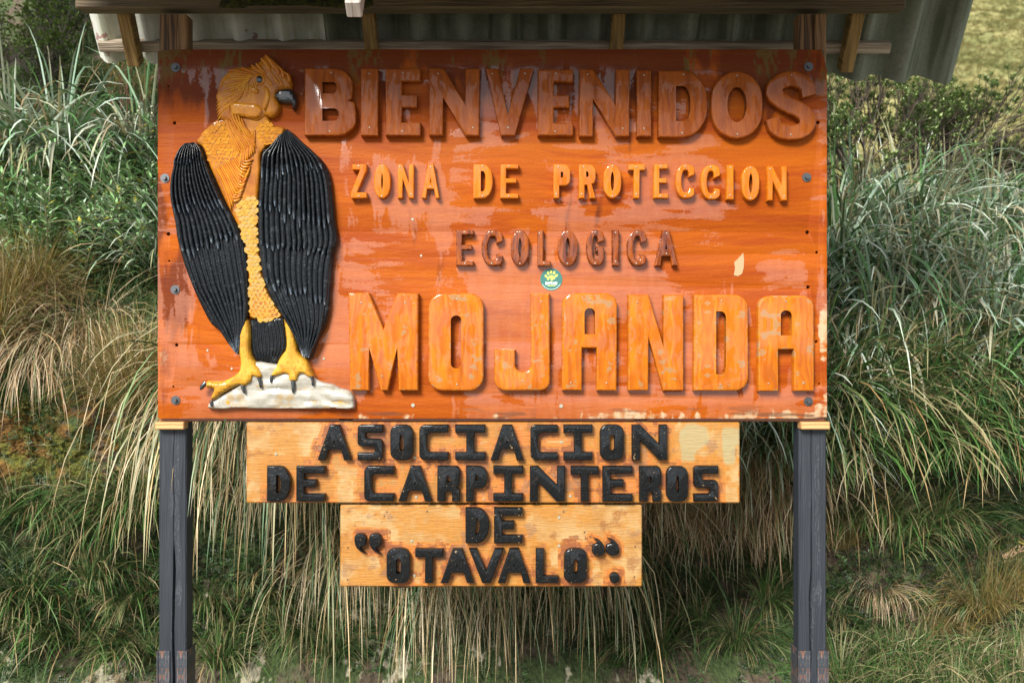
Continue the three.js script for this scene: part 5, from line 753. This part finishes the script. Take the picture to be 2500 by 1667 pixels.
  const blue = shrub('grey_shrub', { seed: 51, limbs: [[-0.4, 1, 0.2, 0.26], [0.3, 1, 0.1, 0.28], [0.0, 1, 0.4, 0.24]], rad: 0.008, depth: 3, wiggle: 0.25, spread: 0.9, rise: 0.2, bark: [0.12, 0.09, 0.07], leaves: [7, 11], leafLen: [0.020, 0.034], leafW: 0.4, tight: 0.6, green: [[0.14, 0.22, 0.17], [0.20, 0.28, 0.22], [0.10, 0.16, 0.11]] });
  const c1 = onBank(2480, 520); place(blue, [c1[0] + 0.1, c1[1] - 0.15, c1[2] - 0.9], 0.5, 1.15, 'thin blue green shrub standing against the far hillside', null);
  const dk = shrub('needle_shrub', { seed: 61, limbs: [[-0.3, 1, 0.2, 0.16], [0.3, 1, 0.2, 0.17], [0.05, 1, 0.3, 0.19]], rad: 0.007, depth: 3, wiggle: 0.15, spread: 0.75, rise: 0.35, bark: [0.05, 0.04, 0.03], leaves: [30, 42], leafLen: [0.010, 0.018], leafW: 0.18, tight: 1.0, along: true, green: [[0.025, 0.045, 0.025], [0.05, 0.075, 0.05], [0.035, 0.06, 0.03]] });
  const c2 = onBank(2475, 490); place(dk, [c2[0], c2[1] - 0.02, c2[2] - 0.25], 0.2, 1.0, 'dark needle leaved shrub beside the broad twiggy shrub', null);
  const c3 = onBank(2560, 480); place(dk, [c3[0], c3[1] - 0.02, c3[2] - 0.1], 2.2, 1.0, 'dark needle leaved shrub at the far end of the crest', null);
  const hollow = shrub('creeping_shrub', { seed: 71, limbs: [[-0.5, 0.5, 0.8, 0.10], [0.5, 0.5, 0.8, 0.11], [0, 0.9, 0.7, 0.10]], rad: 0.004, depth: 3, wiggle: 0.4, spread: 1.3, rise: 0.0, bark: [0.05, 0.035, 0.03], leaves: [5, 9], leafLen: [0.008, 0.014], leafW: 0.45, tight: 0.4, green: [[0.04, 0.09, 0.02], [0.06, 0.13, 0.035], [0.03, 0.06, 0.02]] });
  [[2110, 1420], [2190, 1500], [2060, 1500], [2150, 1350], [2240, 1420], [2090, 1570], [2040, 1380], [2270, 1340], [2180, 1590]].forEach(([x, y], i) => { const p = onBank(x, y); place(hollow, p, i * 2, 0.8, 'dark creeping shrub in the hollow beside the cracked post', 'creeping shrubs in the hollow by the post'); });
  [[1290, 1480], [1350, 1560], [1230, 1540]].forEach(([x, y], i) => { const p = onBank(x, y); place(hollow, p, i * 2.3, 0.7, 'small dark creeping shrub among the hanging grass below the short board', 'creeping shrubs below the short board'); });
  [[1720, 1560], [1820, 1600], [1640, 1600], [1580, 1540], [1860, 1500], [1760, 1450]].forEach(([x, y], i) => { const p = onBank(x, y); place(hollow, p, i * 1.3, 0.7, 'creeping shrub at the foot of the shaded hollow', 'creeping shrubs at the foot of the hollow'); });
}
// flowers
function flower(base, petal, n, seed, label, px, py, lift, back) {
  const p = onBank(px, py); if (!p) return; const r = rng(seed), st = new Leafage(), pe = new Leafage();
  for (let k = 0; k < n; k++) { const x = (r() - 0.5) * 0.09, z = (r() - 0.5) * 0.05 + 0.03, y = lift * rr(r, 0.85, 1.15); st.stick([[0, -0.03, 0], [x * 0.4, y * 0.5, z * 0.6], [x, y, z]], 0.0016, 0.001, [0.12, 0.15, 0.06], 3); for (let q = 0; q < 12; q++) { const a = q * 2.4, d = new THREE.Vector3(Math.cos(a), 0.25 + 0.5 * r(), Math.sin(a)).normalize(); pe.leaf([x, y, z], [d.x, d.y, d.z], [0, 1, 0.1], 0.011 + r() * 0.005, 0.006, vary(r, petal, 0.2), 0.2); } }
  const o = thing(base, label, 'flower', [p[0], p[1], p[2] - back]); part('stem', st.geo(), barkMat, o); part('petals', pe.geo(), leafMat, o);
}
flower('purple_flower', [0.18, 0.08, 0.38], 7, 1, 'small purple flowers on thin stems beside the golden green tussock', 2215, 1470, 0.09, 0);
flower('purple_flower', [0.14, 0.06, 0.28], 2, 2, 'single purple flower among the green tussocks', 2165, 1280, 0.06, -0.1);
flower('yellow_flower', [0.62, 0.46, 0.02], 6, 3, 'yellow flowers at the edge of the orange board under the broad shrub', 2105, 480, 0.26, 0.0);
flower('yellow_flower', [0.62, 0.46, 0.02], 4, 4, 'yellow flowers rising between the silvery tussocks and the broad shrub', 2150, 490, 0.16, 0.0);
flower('yellow_flower', [0.62, 0.46, 0.02], 4, 5, 'yellow flowers beside the dark needle leaved shrub', 2455, 480, 0.42, 0.3);
// bare sticks over the straw clump, a stout seed stalk
for (const [px, py, dx, dy, l, label] of [[100, 790, 12, -125, 0.22, 'straight brown stick standing in the straw clump'], [120, 795, 30, -100, 0.20, 'forked brown stick leaning in the straw clump'], [125, 770, 55, -90, 0.2, 'slanting brown stick crossing the straw clump']]) { const p = onBank(px, py), s = new Leafage(), k = l / Math.hypot(dx, dy); s.stick([[0, -0.06, 0], [dx * k * 0.5 + 0.004, -dy * k * 0.5, 0.10], [dx * k, -dy * k, 0.14]], 0.006, 0.0045, [0.16, 0.08, 0.05], 6); const m = mesh('dead_stick', s.geo(), barkMat, label, 'stick'); m.position.set(...p); }
{ const p = onBank(2540, 1370), st = new Leafage(), sd = new Leafage(), r = rng(8); st.stick([[0.02, -0.1, -0.05], [0, 0, 0.1], [-0.10, 0.08, 0.2], [-0.24, 0.15, 0.26]], 0.007, 0.004, [0.30, 0.26, 0.05], 6); for (let k = 0; k < 60; k++) { const t = k / 60; sd.leaf([-0.20 - 0.1 * t, 0.13 - 0.05 * t + (r() - 0.5) * 0.03, 0.25 + (r() - 0.5) * 0.03], [-0.6, -0.7 + r() * 0.4, 0.2], [0, 1, 0.1], 0.02, 0.004, vary(r, [0.36, 0.24, 0.14], 0.2), 0.2); } const o = thing('seed_stalk', 'stout yellow green grass stalk with a drooping seed head over the golden tussock', 'grass stalk', p); part('stalk', st.geo(), barkMat, o); part('seed_head', sd.geo(), grassMat, o); }

// what nobody could count: short growth all over the bank, leaflets on its steep face, grass on the far hill
function scatter(name, geo, mat, n, fn, label, category) { const im = new THREE.InstancedMesh(geo, mat, n), q = new THREE.Object3D(); let k = 0; for (let i = 0; i < n * 3 && k < n; i++) { const c = fn(q, i); if (!c) continue; q.updateMatrix(); im.setMatrixAt(k, q.matrix); im.setColorAt(k, c); k++; } im.count = k; im.name = numbered(name); shade(im); tag(im, label, category, null, 'stuff'); scene.add(im); }
{
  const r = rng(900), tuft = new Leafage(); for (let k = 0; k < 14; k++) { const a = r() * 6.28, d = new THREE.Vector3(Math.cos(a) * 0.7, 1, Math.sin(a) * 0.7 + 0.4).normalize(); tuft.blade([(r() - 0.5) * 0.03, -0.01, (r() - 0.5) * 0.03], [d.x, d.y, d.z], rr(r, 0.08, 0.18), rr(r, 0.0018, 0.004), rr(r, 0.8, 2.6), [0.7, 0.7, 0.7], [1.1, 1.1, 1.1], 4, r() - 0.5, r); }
  const col = new THREE.Color();
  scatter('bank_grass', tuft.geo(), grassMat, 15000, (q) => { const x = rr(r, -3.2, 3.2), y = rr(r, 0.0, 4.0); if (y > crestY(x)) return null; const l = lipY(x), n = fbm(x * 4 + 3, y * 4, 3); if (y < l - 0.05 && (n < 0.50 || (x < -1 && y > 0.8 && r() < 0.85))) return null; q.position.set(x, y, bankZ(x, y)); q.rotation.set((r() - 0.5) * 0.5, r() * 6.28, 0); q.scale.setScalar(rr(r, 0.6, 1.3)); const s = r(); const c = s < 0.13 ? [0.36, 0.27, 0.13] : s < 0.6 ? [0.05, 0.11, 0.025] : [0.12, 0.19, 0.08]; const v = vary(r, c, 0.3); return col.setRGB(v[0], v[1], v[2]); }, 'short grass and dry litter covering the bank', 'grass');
  const leaflet = new Leafage(); for (let k = 0; k < 7; k++) { const a = k * 2.4, d = new THREE.Vector3(Math.cos(a), 0.3 * r(), Math.sin(a)).normalize(); leaflet.leaf([(r() - 0.5) * 0.02, r() * 0.01, (r() - 0.5) * 0.02], [d.x, d.y, d.z], [0, 1, 0.05], 0.011, 0.008, [1, 1, 1], 0.3); }
  scatter('creeping_cover', leaflet.geo(), leafMat, 30000, (q) => { const x = rr(r, -2.8, 2.8), y = rr(r, 0.0, 1.9); const n = fbm(x * 6 + 13, y * 6, 3); if (n < 0.44) return null; q.position.set(x, y, bankZ(x, y) + 0.006); q.rotation.set(Math.PI / 2 * 0.8 + (r() - 0.5), (r() - 0.5) * 1.2, r() * 6.28); q.scale.setScalar(rr(r, 0.5, 1.25)); const v = vary(r, x < -1 && y > 0.95 && r() < 0.5 ? [0.12, 0.11, 0.02] : r() < 0.2 ? [0.055, 0.12, 0.028] : [0.024, 0.052, 0.014], 0.35); return col.setRGB(v[0], v[1], v[2]); }, 'tiny creeping leaves and moss on the steep bank face', 'moss');
  const tu2 = new Leafage(); for (let k = 0; k < 16; k++) { const a = r() * 6.28, d = new THREE.Vector3(Math.cos(a) * 0.8, 1, Math.sin(a) * 0.8).normalize(); tu2.blade([(r() - 0.5) * 0.16, -0.03, (r() - 0.5) * 0.16], [d.x, d.y, d.z], rr(r, 0.2, 0.45), 0.018, rr(r, 0.6, 2), [0.75, 0.75, 0.75], [1.1, 1.1, 1.05], 3, r() - 0.5, r); }
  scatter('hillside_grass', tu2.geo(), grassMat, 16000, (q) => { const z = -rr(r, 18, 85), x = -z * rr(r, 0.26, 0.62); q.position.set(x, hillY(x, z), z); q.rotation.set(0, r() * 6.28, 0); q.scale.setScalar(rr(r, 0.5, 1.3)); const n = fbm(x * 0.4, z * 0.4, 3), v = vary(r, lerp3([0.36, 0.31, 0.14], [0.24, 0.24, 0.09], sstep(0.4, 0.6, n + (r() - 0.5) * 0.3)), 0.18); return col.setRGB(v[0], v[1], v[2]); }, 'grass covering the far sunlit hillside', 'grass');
}
renderer.setSize(1024, 682);
renderer.render(scene, camera);
